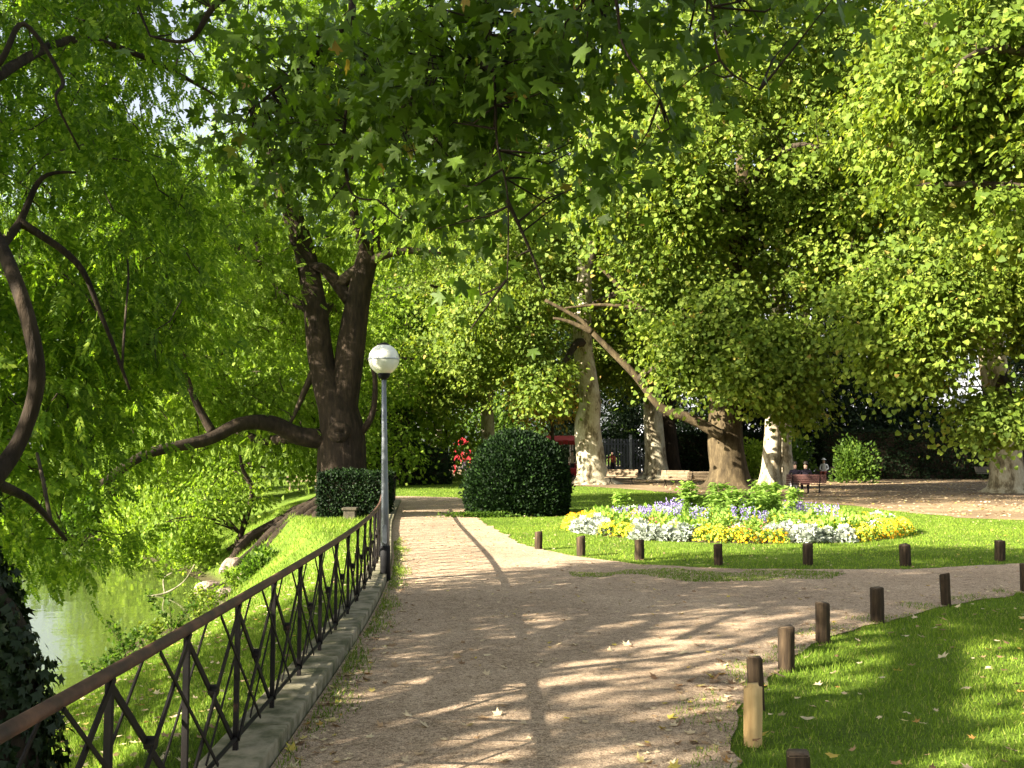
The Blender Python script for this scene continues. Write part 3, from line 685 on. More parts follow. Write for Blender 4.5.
# near tree with ivy trunk leaving the frame on the left
dA = 5.4
trA = [A3(-2.62, 5.2, -.75), A3(-2.70, 5.25, 0), P(-26, 640, 5.3), P(-52, 560, 5.4), P(-36, 500, 5.6), P(-10, 482, 5.8), P(20, 440, 6), P(37, 380, 6), P(28, 320, 6), P(8, 262, 6.1), P(-20, 200, 6.4), P(-50, 90, 7), A3(-4.6, 7.6, 5.4), A3(-4.4, 8.5, 7.5)]
exA = [([P(-36, 500, 5.6), P(-90, 380, 6.5), P(-120, 200, 8), A3(-6.5, 9.5, 5.5)], .17, .1),
       ([P(-30, 300, 6.3), P(0, 248, 7), P(20, 222, 7.3), P(42, 178, 7.4), P(76, 172, 7.5)], .055, .008),
       ([P(-40, 100, 7), P(0, 62, 7), P(24, 24, 7.2), P(62, 78, 7.2), P(56, 100, 7), P(80, 150, 7.2)], .03, .006),
       ([P(20, 222, 7.3), P(76, 262, 7.4), P(100, 312, 7.5), P(130, 390, 7.6)], .035, .010),
       ([P(-10, 482, 5.8), P(30, 500, 6.2), P(66, 540, 6.6)], .04, .012),
       ([P(-40, 100, 7), P(70, 40, 8.5), P(150, 60, 9.5), P(215, 95, 10)], .05, .014)]
Ac = np.concatenate([blob(P(65, 190, 9.6), (1.4, 2.2, 2.9), 430, .1, .5, 1.3, 4), blob(P(10, 400, 9.0), (.95, 1.6, 1.1), 80, .1, .2, 1.1, 7), blob(P(-60, 150, 9), (2.2, 2.6, 3), 160, .2, .2, 1, 2)])
A = tree('ivy_clad_tree', 'near tree at the left frame edge with black ivy trunk and a thin winding branch', (-2.72, 5.2, -.7), trA, [.32, .27, .22, .16, .11, .06, .046, .046, .044, .042, .04, .04, .04, .04],
     [(P(50, 540, 10), (.9, 1.0, .3), 20, .0), ((-6.5, 8, 6.6), (2.6, 3.6, 1.6), 150, .2)], M['leaf_pinnate'], M['bark_dark'], per=19, rc=.42, size=.165, tmpl=T_FROND, nl=16, r0=.006, seed=5, extra=exA, hmin=1.9, twig=.007, flare=.3, extra_centers=Ac, kw=dict(droop=.9, jit=.5), seg=14)
# ivy on the trunk
sp = smooth_path(trA[:5], 30); n = 9000; i = (RS.rand(n) ** .9 * (len(sp) - 1)).astype(int); a = RS.rand(n) * 6.28
rr = np.interp(i, [0, 30, 60, 90, 119], [.38, .32, .26, .20, .14]) * (1 + .18 * np.sin(a * 3 + i * .15)) * (.85 + .3 * RS.rand(n))
O = np.column_stack([np.cos(a), np.sin(a), RS.normal(size=n) * .15]); C = sp[i] + O * rr[:, None] - A3(-2.72, 5.2, -.7)
leafobj('ivy', [scatter(T_LOBE5, C, RS.uniform(.03, .065, n), O * .4 + A3(0, 0, -1) + RS.normal(size=(n, 3)) * .4, O + RS.normal(size=(n, 3)) * .3)], M['leaf_ivy'], A)
sh = MB(); sh.tube(smooth_path(trA[:5], 6) - A3(-2.72, 5.2, -.7), np.interp(np.arange(25), [0, 6, 12, 18, 24], [.34, .28, .23, .16, .10]), 14, lob=wob(.12, 3)); sh.build('ivy_stems', M['bark_dark'], A, True)

# maple whose branches hang in from above; its trunk stands behind the camera
mb_r = A3(3.4, -3.6, 0)
hang = [([A3(3.4, -3.6, 3.2), A3(2.2, -1, 5.2), A3(1.0, 2.5, 5.8), P(480, -60, 5.2), P(487, 0, 5.2), P(494, 70, 5.2), P(497, 140, 5.2), P(508, 200, 5.2), P(507, 290, 5.2)], .020, .003),
        ([P(494, 70, 5.2), P(450, 60, 5.6), P(400, 110, 6), P(350, 160, 6.3)], .02, .006),
        ([P(507, 200, 5.2), P(530, 250, 5.3), P(545, 290, 5.4)], .012, .004), ([P(506, 280, 5.2), P(470, 330, 5.2)], .008, .003),
        ([A3(1.0, 2.5, 5.8), P(380, -80, 6.2), P(352, 20, 6.4), P(364, 65, 6.4), P(345, 120, 6.4), P(350, 190, 6.4), P(378, 200, 6.4)], .04, .004),
        ([P(352, 20, 6.4), P(300, 70, 6.8), P(250, 110, 7)], .03, .006), ([A3(1.0, 2.5, 5.8), P(300, -60, 7), P(220, 0, 7.2), P(190, 40, 7.2), P(150, 36, 7.2)], .05, .008),
        ([A3(1.6, 1.5, 5.8), P(600, -80, 4.6), P(616, 0, 4.6), P(625, 50, 4.6), P(660, 100, 4.6)], .016, .003),
        ([P(600, -80, 4.6), P(700, -20, 4.6), P(720, 60, 4.6), P(760, 90, 4.7)], .012, .003)]
mc = np.concatenate([blob(P(300, 100, 6.9), (.8, .7, .6), 56, .0), blob(P(370, 110, 6.4), (.5, .6, .5), 22, 0), blob(P(455, 50, 5.6), (.65, .6, .42), 46, 0), blob(P(455, 165, 5.8), (.38, .5, .42), 27, 0), blob(P(300, 185, 7), (.4, .4, .25), 8, 0),
    blob(P(545, 60, 5.4), (.45, .5, .42), 28, 0), blob(P(550, 180, 5.6), (.32, .4, .36), 8, 0), blob(P(640, 15, 5), (.7, .5, .2), 26, 0), blob(P(660, 110, 5), (.36, .3, .28), 5, 0), blob(P(790, 10, 4.8), (.45, .4, .10), 5, 0), blob(P(500, 270, 5.4), (.25, .2, .15), 2, 0),
    blob(P(205, -5, 7.4), (.6, .6, .25), 12, 0)])
Mp = empty('maple_tree', tuple(mb_r), 'maple whose dark lobed leaves hang into the top of the picture on thin twigs', 'tree')
mb = MB(); limb(mb, np.array([(3.4, -3.6, -.1), (3.4, -3.6, 1.5), (3.35, -3.6, 3.2), (3.1, -3.2, 5.5), (2.8, -3, 9)]) - mb_r, .34, .12, 14, 8, 1)
sk = []
for pts, a, c_ in hang: sk.append(limb(mb, np.array(pts) - mb_r, a, c_, 7, 6, 2, .03) + mb_r)
sk = np.concatenate(sk)
over = np.concatenate([blob((1.2, .8, 6.9), (4.2, 3.2, 1.1), 120, .1), blob((3, -3, 8.5), (4, 4, 2.5), 150, .2)])
for e in mc:
    s = sk[int(np.argmin(np.linalg.norm(sk - e, axis=1)))]; L = np.linalg.norm(e - s); mb.tube(np.array([s, (s + e) / 2 + RS.normal(size=3) * .1 * L, e]) - mb_r, [.007, .005, .002], 4, cap=False)
grow(mb, np.array([(3.35, -3.6, 3.0), (3.1, -3.2, 5.5), (2.8, -3, 9), (2.2, -1, 5.2)]) - mb_r, over - mb_r, 8, .08, .01, 2, 2.8)
mb.build('trunk', [M['bark_dark'], M['bark_dark']], Mp, True)
crown('crown', [(mc - mb_r, 19, .33, .062, T_MAPLE, dict(droop=1.0, upn=.6, flat_=.8, jit=.5)), (over - mb_r, 28, .7, .15, T_LEAF, {})], M['leaf_maple'], Mp)

PL = 'plane trees beyond the flower bed'
pk = dict(leafm=M['leaf_plane'], per=135, rc=1.05, size=.158, tmpl=T_BROAD, twig=.022, ns=.75, kw=dict(out_=.7, flat_=.42, droop=.8, upn=.8, jit=.5))
tree('plane_tree', 'tall plane tree with pale sunlit trunk just right of the round bush', (4.25, 53, 0), [A3(4.25, 53, 0), A3(4.2, 53, 1), A3(4.0, 53, 3), P(590, 400, 53), P(582, 340, 53), P(584, 290, 53), A3(3.9, 53, 14), A3(4.2, 53, 22)],
     [.95, .78, .68, .58, .5, .42, .32, .12], [((3.6, 51, 17), (7.5, 7, 9), 360, 1.0), ((-.8, 50, 8.2), (2.7, 3, 3.2), 100, .3), ((1.8, 49, 5.2), (1.4, 1.4, 1.3), 16, .1)], barkm=M['bark_plane'], group=PL, seed=21, hmin=7, flare=1.1, **pk)
Ep = lambda x, y, d=44: P(x, y, d)
tree('plane_tree', 'massive plane tree with broad flared brown trunk and a long limb rising to the left', (9.7, 45, 0), [A3(9.7, 45, 0), A3(9.7, 45, 1), A3(9.6, 45, 2.4), A3(9.7, 45, 5), A3(10.1, 45, 9), A3(10.4, 44, 15), A3(10.5, 44, 22)],
     [1.05, .86, .76, .72, .5, .34, .12], [((10, 42, 16.8), (6.2, 7, 9), 380, 1.0), ((7.9, 42, 7.2), (2.4, 2.2, 2.8), 90, .3), ((10.4, 41, 5.7), (2.4, 2, 1.9), 70, .3), ((5.5, 42, 13), (3, 3, 3.5), 90, .3)], barkm=M['bark_brown'], group=PL, seed=33, hmin=4.5, flare=1.2,
     extra=[([Ep(722, 436), Ep(690, 418), Ep(662, 408), Ep(635, 375), Ep(610, 350), Ep(592, 332), Ep(578, 318), Ep(545, 300)], .27, .07), ([Ep(725, 350), Ep(690, 330), Ep(640, 308), Ep(618, 285), Ep(595, 262)], .24, .06), ([Ep(640, 308), Ep(600, 305), Ep(565, 308)], .12, .04), ([Ep(592, 332), Ep(570, 322), Ep(553, 318)], .14, .05)], **pk)
tree('plane_tree', 'plane tree with twin pale stems standing beside the occupied dark bench', (12.6, 48, 0), [A3(12.3, 48, 0), A3(12.4, 48, 1), A3(12.6, 48, 4), A3(12.9, 48, 9), A3(13.3, 47, 20)], [.62, .45, .38, .3, .1],
     [((14.5, 46, 17), (5.5, 6, 8.5), 290, .8), ((12.2, 43.5, 5.3), (1.2, 1.2, 2.3), 40, .1)], barkm=M['bark_plane'], group=PL, seed=41, hmin=4, flare=.8,
     extra=[([A3(13.15, 48, -.1), A3(13.1, 48, 1), A3(13.05, 48, 2.4), A3(13.4, 48, 5), A3(14.5, 48, 10)], .5, .2)], **pk)
tree('plane_tree', 'plane tree with short pale trunk at the right frame edge, bright leaves hanging low', (20.7, 42, 0), [A3(20.7, 42, 0), A3(20.7, 42, 1), A3(20.6, 42, 3), A3(20.2, 42, 8), A3(20.5, 41, 20)], [.82, .66, .60, .5, .14],
     [((20.5, 38, 15), (7, 6.5, 8.5), 340, .8), ((18.4, 37.5, 3.3), (1.9, 1.4, .7), 34, .0), ((15.0, 37, 7.0), (2.6, 2.2, 2.8), 130, .15), ((20, 37, 8), (2.4, 2, 2.6), 90, .1), ((14.5, 40, 14), (4, 4, 5), 150, .3)], barkm=M['bark_plane'], group=PL, seed=52, hmin=3.4, flare=1.0, **pk)
tree('plane_tree', 'mottled plane trunk between the two sunlit benches, half hidden behind leaves', (8.9, 62, 0), [A3(8.9, 62, 0), A3(8.9, 62, 1), A3(8.7, 62, 5), A3(8.7, 62, 12), A3(9, 62, 22)], [.95, .7, .55, .4, .1],
     [((8.5, 61, 16), (7, 6, 10), 300, .7), ((7.2, 58, 7.6), (3.6, 2.5, 2.6), 90, .3)], barkm=M['bark_plane'], group=PL, seed=61, hmin=6, flare=1.1, **pk)
tree('plane_tree', 'dark trunk leaning out close behind the mottled plane trunk', (10.2, 64, 0), [A3(10.2, 64, 0), A3(10.1, 64, 1), A3(9.8, 64, 6), A3(9.5, 64, 14)], [.85, .62, .45, .15],
     [((13, 64, 13), (5, 5, 8), 240, .3)], barkm=M['bark_dark'], group=PL, seed=62, hmin=6, **pk)
tree('plane_tree', 'slim pale trunk rising directly behind the round clipped bush', (-1.4, 60, 0), [A3(-1.4, 60, 0), A3(-1.4, 60, 2), A3(-1.5, 60, 6), A3(-1.3, 60, 12), A3(-1, 60, 20)], [.5, .42, .36, .28, .1],
     [((-1.5, 58, 15), (6, 5.5, 8.5), 270, .75), ((-4, 57, 6.5), (3.2, 2.5, 2.2), 90, .2)], barkm=M['bark_plane'], group=PL, seed=71, hmin=6.5, **pk)
tree('plane_tree', 'plane tree right of the picture whose shaded boughs fill the top right corner', (19.5, 27, 0), [A3(19.5, 27, 0), A3(19.4, 27, 2), A3(19, 27, 6), A3(18, 27, 12)], [.7, .55, .45, .2],
     [((14.2, 27.5, 11.5), (4.6, 4, 3.6), 280, .7)], barkm=M['bark_plane'], group=PL, seed=81, hmin=4, **dict(pk, size=.15, rc=.8))
tree('tree', 'thin pale tree trunk left of the red play frame', (-5.0, 70, 0), [A3(-5, 70, 0), A3(-5.1, 70, 3), A3(-5.2, 70, 12)], [.36, .28, .12], [((-7, 70, 12), (7, 5, 8), 300, .2)], M['leaf_mid'], M['bark_plane'], seed=91, hmin=5, size=.26, flare=.4)
tree('tree', 'thin dark straight trunk on the far lawn edge', (-4.35, 66, 0), [A3(-4.35, 66, 0), A3(-4.35, 66, 3), A3(-4.4, 66, 9)], [.2, .15, .07], [((-6.5, 64, 9), (4.5, 4, 4.5), 200, .2)], M['leaf_mid'], M['bark_dark'], seed=92, hmin=5, size=.24, flare=.2)
tree('young_tree', 'thin yellow-leaved tree glowing in the sun behind the round bush', (2.6, 62, 0), [A3(2.6, 62, 0), A3(2.5, 62, 3), A3(2.4, 62, 6)], [.14, .1, .05], [((2.2, 61, 5.2), (2.4, 2, 1.9), 90, .1)], M['leaf_autumn'], M['bark_brown'], seed=93, hmin=2.4, size=.2, r0=.08, flare=.2)
tree('sapling', 'slender dark-stemmed sapling on the pond bank left of the big trunk', (-7.7, 28, -1), [A3(-7.7, 28, -1.1), P(252, 495, 27.8), P(243, 470, 27.6), P(240, 455, 27.5)], [.09, .07, .05, .03], [(P(228, 492, 27.8), (1.1, 1.0, .75), 34, 0), (P(180, 520, 27), (.8, 1.2, .5), 14, 0)], M['leaf_bright'], M['bark_dark'], seed=94, hmin=.3, size=.11, per=60, rc=.5, r0=.03, twig=.01, flare=.1)

# shade trees on the bank outside the frame, left of and behind the camera
tree('bank_tree', 'leafy bank tree outside the frame whose shade falls on the near path', (-9.5, -1.5, -1.4), [A3(-9.5, -1.5, -1.4), A3(-9.4, -1.5, 3), A3(-9, -1.5, 9)], [.4, .3, .12], [((-10.5, -1.9, 5.7), (3.0, 2.3, 1.6), 80, .6), ((-10, 4.6, 5.6), (3.2, 2.3, 2.0), 85, .6), ((-10.2, 6.8, 3.0), (2.0, 3.4, 1.5), 60, .7), ((-10.5, 1.6, 9.9), (3.5, 3.2, 1.9), 240, .0), ((-9, -1, 10.5), (4, 4, 2.2), 90, .3)], M['leaf_mid'], M['bark_dark'], seed=95, size=.2, per=40, hmin=2)
tree('bank_tree', 'leafy bank tree outside the frame shading the near lawn', (-7, -10, -1.0), [A3(-7, -10, -1.0), A3(-7, -10, 3), A3(-7, -10, 10)], [.4, .3, .12], [((-7, -9, 6.5), (4.5, 4.5, 4), 260, .7)], M['leaf_mid'], M['bark_dark'], seed=96, size=.22, per=40, hmin=2)

# tree line: one of each kind, then copies
BG = 'trees closing the view behind the park'
proto = tree('background_tree', 'leafy background tree behind the park, crown full to the ground', (0, 96, 0), [A3(0, 96, 0), A3(0, 96, 5), A3(.3, 96, 20)], [.5, .4, .15], [((0, 96, 15), (7.5, 6, 12), 620, .25), ((0, 94, 4), (6.5, 4, 3.6), 170, .1)], M['leaf_mid'], M['bark_dark'], group=BG, seed=97, per=46, rc=1.3, size=.36, hmin=2, nl=7)
for k, (x, y, s) in enumerate(((-14, 100, 1.15), (12, 104, 1.15), (24, 98, 1.05), (36, 96, 1.1), (50, 92, 1.1), (-27, 92, 1.1), (62, 80, 1.1), (-58, 74, .95))): dup(proto, (x, y, 0), 1.3 * k, s)
ev = tree('evergreen_tree', 'dark evergreen tree behind the shaded right side of the park', (22, 68, 0), [A3(22, 68, 0), A3(22, 68, 8), A3(22, 68, 18)], [.4, .3, .08], [((22, 68, 4), (4.6, 4, 4.2), 220, 0), ((22, 68, 10), (3.8, 3.4, 5), 200, 0), ((22, 68, 16), (2.2, 2, 3.5), 60, 0)], M['leaf_dark'], M['bark_dark'], group='dark evergreens in the shade', seed=98, per=60, rc=1.1, size=.26, hmin=1, nl=7, kw=dict(droop=1.0))
for k, (x, y, s) in enumerate(((28, 70, .8), (34.5, 67, .62), (16.5, 72, .85), (41, 66, .7), (11, 78, .8), (5, 80, .6))): dup(ev, (x, y, 0), 1.1 * k + 1, s)
PB = 'trees on the far bank of the pond'
pb = tree('pond_side_tree', 'pale green tree leaning over the far pond bank', (-14, 46, -.7), [A3(-14, 46, -.7), A3(-14, 46, 2), A3(-13.5, 45, 8)], [.3, .24, .1], [((-14, 45, 6), (4.2, 4, 4.6), 260, .25), ((-14, 43, 1.6), (4, 2.6, 2.2), 110, .1)], M['leaf_bright'], M['bark_dark'], group=PB, seed=99, per=44, rc=.95, size=.22, hmin=.8, nl=7)
for k, (x, y, s) in enumerate(((-9.5, 52, 1.0), (-33, 50, 1.0), (-40, 42, 1.1), (-16, 58, 1.3), (-10, 64, 1.4), (-38, 60, .8), (-16.6, 42.5, .45), (-24.5, 43.5, .42), (-47, 34, 1.0))): dup(pb, (x, y, -.7), 1.7 * k + .6, s)

# ------------------------------------------------------------------ hedge, bushes
def boxhedge(name, label, x0, x1, y0, y1, z0, z1, n, leafm, s, rz=0):
    cx, cy = (x0 + x1) / 2, (y0 + y1) / 2; root = empty(name, (cx, cy, z0), label, 'hedge')
    hx, hy, hz = (x1 - x0) / 2, (y1 - y0) / 2, z1 - z0
    mb = MB(); mb.box((0, 0, hz / 2 - .1), (2 * hx - .14, 2 * hy - .14, hz + .1)); mb.build('stems', M['bark_dark'], root)
    A_ = np.array([hy * hz, hy * hz, hx * hz, hx * hz, hx * hy * 2]); f = RS.choice(5, n, p=A_ / A_.sum()); u = RS.uniform(-1, 1, n); v = RS.rand(n); w = RS.uniform(-1, 1, n)
    C = np.zeros((n, 3)); N = np.zeros((n, 3))
    for k, (ax, sg) in enumerate(((0, -1), (0, 1), (1, -1), (1, 1), (2, 1))):
        q = f == k
        C[q, 0] = sg * hx if ax == 0 else u[q] * hx; C[q, 1] = sg * hy if ax == 1 else (u[q] if ax == 0 else w[q]) * hy; C[q, 2] = hz if ax == 2 else v[q] * hz; N[q, ax] = sg
    C -= N * (RS.rand(n)[:, None] * .08); C += RS.normal(size=(n, 3)) * .03 + .05 * N * vnoise(C, 3.0)[:, None]
    leafobj('foliage', [scatter(T_LEAF, C, RS.uniform(.6, 1.4, n) * s, N * .5 + RS.normal(size=(n, 3)) * .7, N * .7 + RS.normal(size=(n, 3)) * .6)], leafm, root); return root
boxhedge('box_hedge', 'low dark clipped hedge in front of the big forked trunk', -5.0, -3.25, 25.9, 27.3, -.1, 1.15, 26000, M['leaf_yew'], .06)
boxhedge('tall_hedge', 'long dark hedge closing the shaded right side behind the sandy ground', 19.5, 46, 62.5, 64, 0, 3.0, 34000, M['leaf_dark'], .17)
boxhedge('tall_hedge', 'dark hedge behind the seated pair between the tree trunks', 10.6, 17.5, 66, 67, 0, 2.9, 14000, M['leaf_dark'], .16)

def shrub(name, label, base, rad, n, leafm, size, group=None, tmpl=T_LEAF, lump=.12, core=True, seed=0, dens=.92):
    root = empty(name, base, label, 'bush', group)
    if core:
        mb = MB(); u, v = 24, 14; V = []; F = []
        sphere(mb, (0, 0, 0), 1.0, u, v, v1=.62); C = np.concatenate(mb.V); L = 1 + lump * vnoise(C, 2.6, seed)
        mb.V = [C * (L * .93)[:, None] * np.array(rad) + np.array([0, 0, rad[2] * .30])]; mb.build('inner_twigs', M['bark_dark'] if leafm != M['leaf_yew'] else M['leaf_yew'], root, True)
    d = RS.normal(size=(n, 3)); d /= np.linalg.norm(d, axis=1)[:, None]; d = d[d[:, 2] > -.36]; n = len(d)
    L = (1 + lump * vnoise(d, 2.6, seed) + .03 * vnoise(d, 11, seed)) * (dens + (1.04 - dens) * RS.rand(n))
    C = d * L[:, None] * np.array(rad) + np.array([0, 0, rad[2] * .30])
    k = C[:, 2] > -.02
    C = C[k]; N = d[k]; n = len(C)
    leafobj('foliage', [scatter(tmpl, C, RS.uniform(.6, 1.5, n) * size, N * .9 + RS.normal(size=(n, 3)) * .5 + A3(0, 0, .3), N * .4 + RS.normal(size=(n, 3)) * .7)], leafm, root); return root
yw = shrub('yew_bush', 'big round clipped dark yew bush at the edge of the path', (.12, 27.6, 0), (1.42, 1.4, 1.68), 52000, M['leaf_yew'], .075, lump=.10, seed=4)
sd_ = RS.normal(size=(260, 3)); sd_ /= np.linalg.norm(sd_, axis=1)[:, None]; sd_[:, 2] = np.abs(sd_[:, 2]); sd_ = np.repeat(sd_, 6, 0)
C = sd_ * (A3(1.42, 1.4, 1.68) * (.99 + .11 * RS.rand(len(sd_), 1))) + A3(0, 0, .5) + RS.normal(size=sd_.shape) * .018
leafobj('stray_shoots', [scatter(T_LEAF, C, RS.uniform(.05, .09, len(C)), sd_ + RS.normal(size=C.shape) * .3, RS.normal(size=C.shape))], M['leaf_yew'], yw)
n = 900; a = RS.rand(n) * 6.28; C = np.column_stack([-1.0 + RS.normal(size=n) * .45, -1.45 + RS.normal(size=n) * .08, RS.rand(n) * .12])
leafobj('skirt_leaves', [scatter(T_LEAF, C, RS.uniform(.05, .09, n), RS.normal(size=(n, 3)) + A3(0, 0, .6), RS.normal(size=(n, 3)) * .4 + A3(0, 0, 1))], M['leaf_mid'], yw)
shrub('bush', 'dark loose bush at the lawn edge left of the path end', (-5.4, 53, 0), (1.9, 1.4, 1.7), 9000, M['leaf_dark'], .16, lump=.45, seed=6)
shrub('bush', 'tall dark bush behind the lamp post beyond the lawn', (-8.2, 57, 0), (2.6, 2, 3.6), 12000, M['leaf_mid'], .18, lump=.25, seed=7)
shrub('bush', 'sunlit pale green bush right of the person in white', (18.6, 55, 0), (1.15, 1.1, 1.75), 3400, M['leaf_mid'], .17, lump=.5, seed=8, core=False, dens=.35)
shrub('bush', 'bright green bush between the massive trunk and the twin trunk', (14.1, 58, 0), (1.5, 1.2, 1.9), 4000, M['leaf_bright'], .17, lump=.45, seed=9, core=False, dens=.4)
shrub('bush', 'mid green bush behind the twin stemmed tree', (16.6, 60, 0), (1.5, 1.2, 2.4), 4000, M['leaf_mid'], .18, lump=.45, seed=10, core=False, dens=.4)
shrub('bank_bush', 'leafy green bush low on the bank beside the pond rocks', (-5.9, 23.7, -1.3), (.6, .6, .55), 1700, M['leaf_mid'], .10, lump=.3, seed=11, core=False, dens=.3)
shrub('bank_bush', 'loose bush on the bank left of the mossy roots', (-8.7, 27.3, -1.5), (.9, .9, 1.1), 3200, M['leaf_bright'], .10, lump=.3, seed=12, core=False, dens=.3)
shrub('bank_bush', 'pale bush at the waterline behind the rocks', (-10.2, 29.2, -1.5), (1.4, 1.2, 1.3), 4200, M['leaf_bright'], .12, lump=.3, seed=13, core=False, dens=.3)
for k, (x, y, r_) in enumerate(((-15.5, 36, 1.9), (-19, 39, 2.0), (-23, 40, 1.8), (-12.5, 34, 1.5), (-27, 41, 2.2), (-31, 40, 2.2))):
    shrub('waterside_bush', 'bush spreading over the far waterline of the pond', (x, y, -1.5), (r_, r_ * .8, r_ * .95), 4600, M['leaf_bright'] if k % 2 else M['leaf_mid'], .16, lump=.3, seed=20 + k, group='bushes along the far waterline', core=False, dens=.3)
# young weeds along the near waterline
def weed(seed, h):
    rs = np.random.RandomState(seed); mb = MB(); C = []; 
    for _ in range(7):
        a = rs.rand() * 6.28; e = A3(math.cos(a) * h * .55, math.sin(a) * h * .55, h * rs.uniform(.6, 1.1)); pts = smooth_path([A3(0, 0, 0), e * .5 + A3(0, 0, h * .12), e], 5)
        mb.tube(pts, np.linspace(.007, .003, len(pts)), 4); 
        for q in pts[2:]: C += [q + rs.normal(size=3) * .045 for _ in range(5)]
    return mb, np.array(C)
for k, (px, py, h, lm, lab) in enumerate(((172, 640, .75, 'leaf_mid', 'tallest leafy weed at the water edge behind the railing'), (128, 668, .6, 'leaf_mid', 'dark leafy weed at the water edge near the bright reflection'), (212, 612, .6, 'leaf_bright', 'light green weed at the waterline below the rocks'),
        (236, 596, .5, 'leaf_bright', 'small pale weed nearest to the rocks'), (100, 690, .45, 'leaf_mid', 'small weed at the water edge farthest left'), (196, 626, .55, 'leaf_plane', 'yellowish weed between two greener ones on the waterline'), (152, 652, .4, 'leaf_plane', 'low yellowish weed in the middle of the waterline'))):
    g0 = G(px, py, -1.5); g0[0] = max(g0[0], -6.4); mb, C = weed(k, h)
    o = empty('bank_weed', (g0[0], g0[1], float(terrain_z(g0[0], g0[1])) - .02), lab, 'plant', 'weeds along the waterline')
    mb.build('stem', M['bark_brown'], o); leafobj('leaves', [scatter(T_LEAF, C, RS.uniform(.05, .10, len(C)), RS.normal(size=C.shape), RS.normal(size=C.shape) * .4 + A3(0, 0, 1))], M[lm], o)
# rocks and driftwood
def rock(name, c, s, rz, lab, grp=None, mt='rock'):
    bm = bmesh.new(); bmesh.ops.create_icosphere(bm, subdivisions=3, radius=1)
    sd = random.random() * 50
    for v in bm.verts:
        q = np.array([v.co]); k = 1 + .22 * vnoise(q, 2.1, sd)[0] + .10 * vnoise(q, 5.3, sd)[0] + .04 * vnoise(q, 13, sd)[0]; v.co *= k; v.co.x *= s[0]; v.co.y *= s[1]; v.co.z *= s[2]
    me = bpy.data.meshes.new(name); bm.to_mesh(me); bm.free(); me.materials.append(M[mt]); 
    o = link(name, me, None, c); o.rotation_euler = (R(random.uniform(-15, 15)), R(random.uniform(-20, 20)), rz); return tag(o, lab, 'rock', grp)
for k, (px, py, s, lab) in enumerate(((232, 578, (.34, .3, .36), 'tallest pale rock of the pile at the pond edge'), (218, 590, (.34, .25, .14), 'flat rock at the front of the pile in the water'), (245, 585, (.3, .3, .22), 'rounded rock at the right end of the pond rock pile'),
        (206, 588, (.26, .2, .10), 'low rock at the left end of the pond rock pile'), (226, 594, (.3, .2, .10), 'lowest wet rock in front of the pond rock pile'), (240, 574, (.22, .22, .22), 'small rock behind the tall one in the pond pile'))):
    q = G(px, py, -1.55); rock('rock', (q[0], q[1], -1.55 + s[2] * .45), s, k * 1.1, lab, 'rocks piled at the pond edge')
mb = MB(); q = G(150, 596, -1.6); mb.tube(smooth_path([q + A3(-.3, 0, -.05), q + A3(.3, .1, .05), q + A3(.7, .2, .3), q + A3(.95, .2, .7)], 6), np.linspace(.03, .012, 19), 6); mb.tube(smooth_path([q + A3(.3, .1, .05), q + A3(.2, .3, .35), q + A3(.4, .3, .5)], 5), np.linspace(.02, .008, 11), 5)
tag(mb.build('fallen_branch', M['kerb'], smooth=True), 'bare pale branch sticking out of the pond water', 'branch')
q = G(350, 527, -.2); mb = MB(); mb.box((0, 0, .17), (.34, .3, .55), taper=.85); mb.box((0, 0, .46), (.38, .34, .07)); o = mb.build('stone_block', M['stone'], None, loc=(q[0], q[1], -.2)); bevel(o, .02); tag(o, 'small mossy stone block in front of the dark hedge', 'stone block')

# low wooden fence far left behind the bank
fl = empty('wooden_fence', (-10.5, 52, 0), 'low brown wooden fence far behind the bank, left of the big trunk', 'fence')
zt = .3
for k in range(6):
    mb = MB(); mb.box((-1 + k * .45, 0, .1), (.07, .07, .8)); mb.build('post', M['bench_wood'], fl)
for z in (.2, .42):
    mb = MB(); mb.box((.1, -.07, z), (2.5, .05, .08)); mb.build('rail', M['bench_wood'], fl)

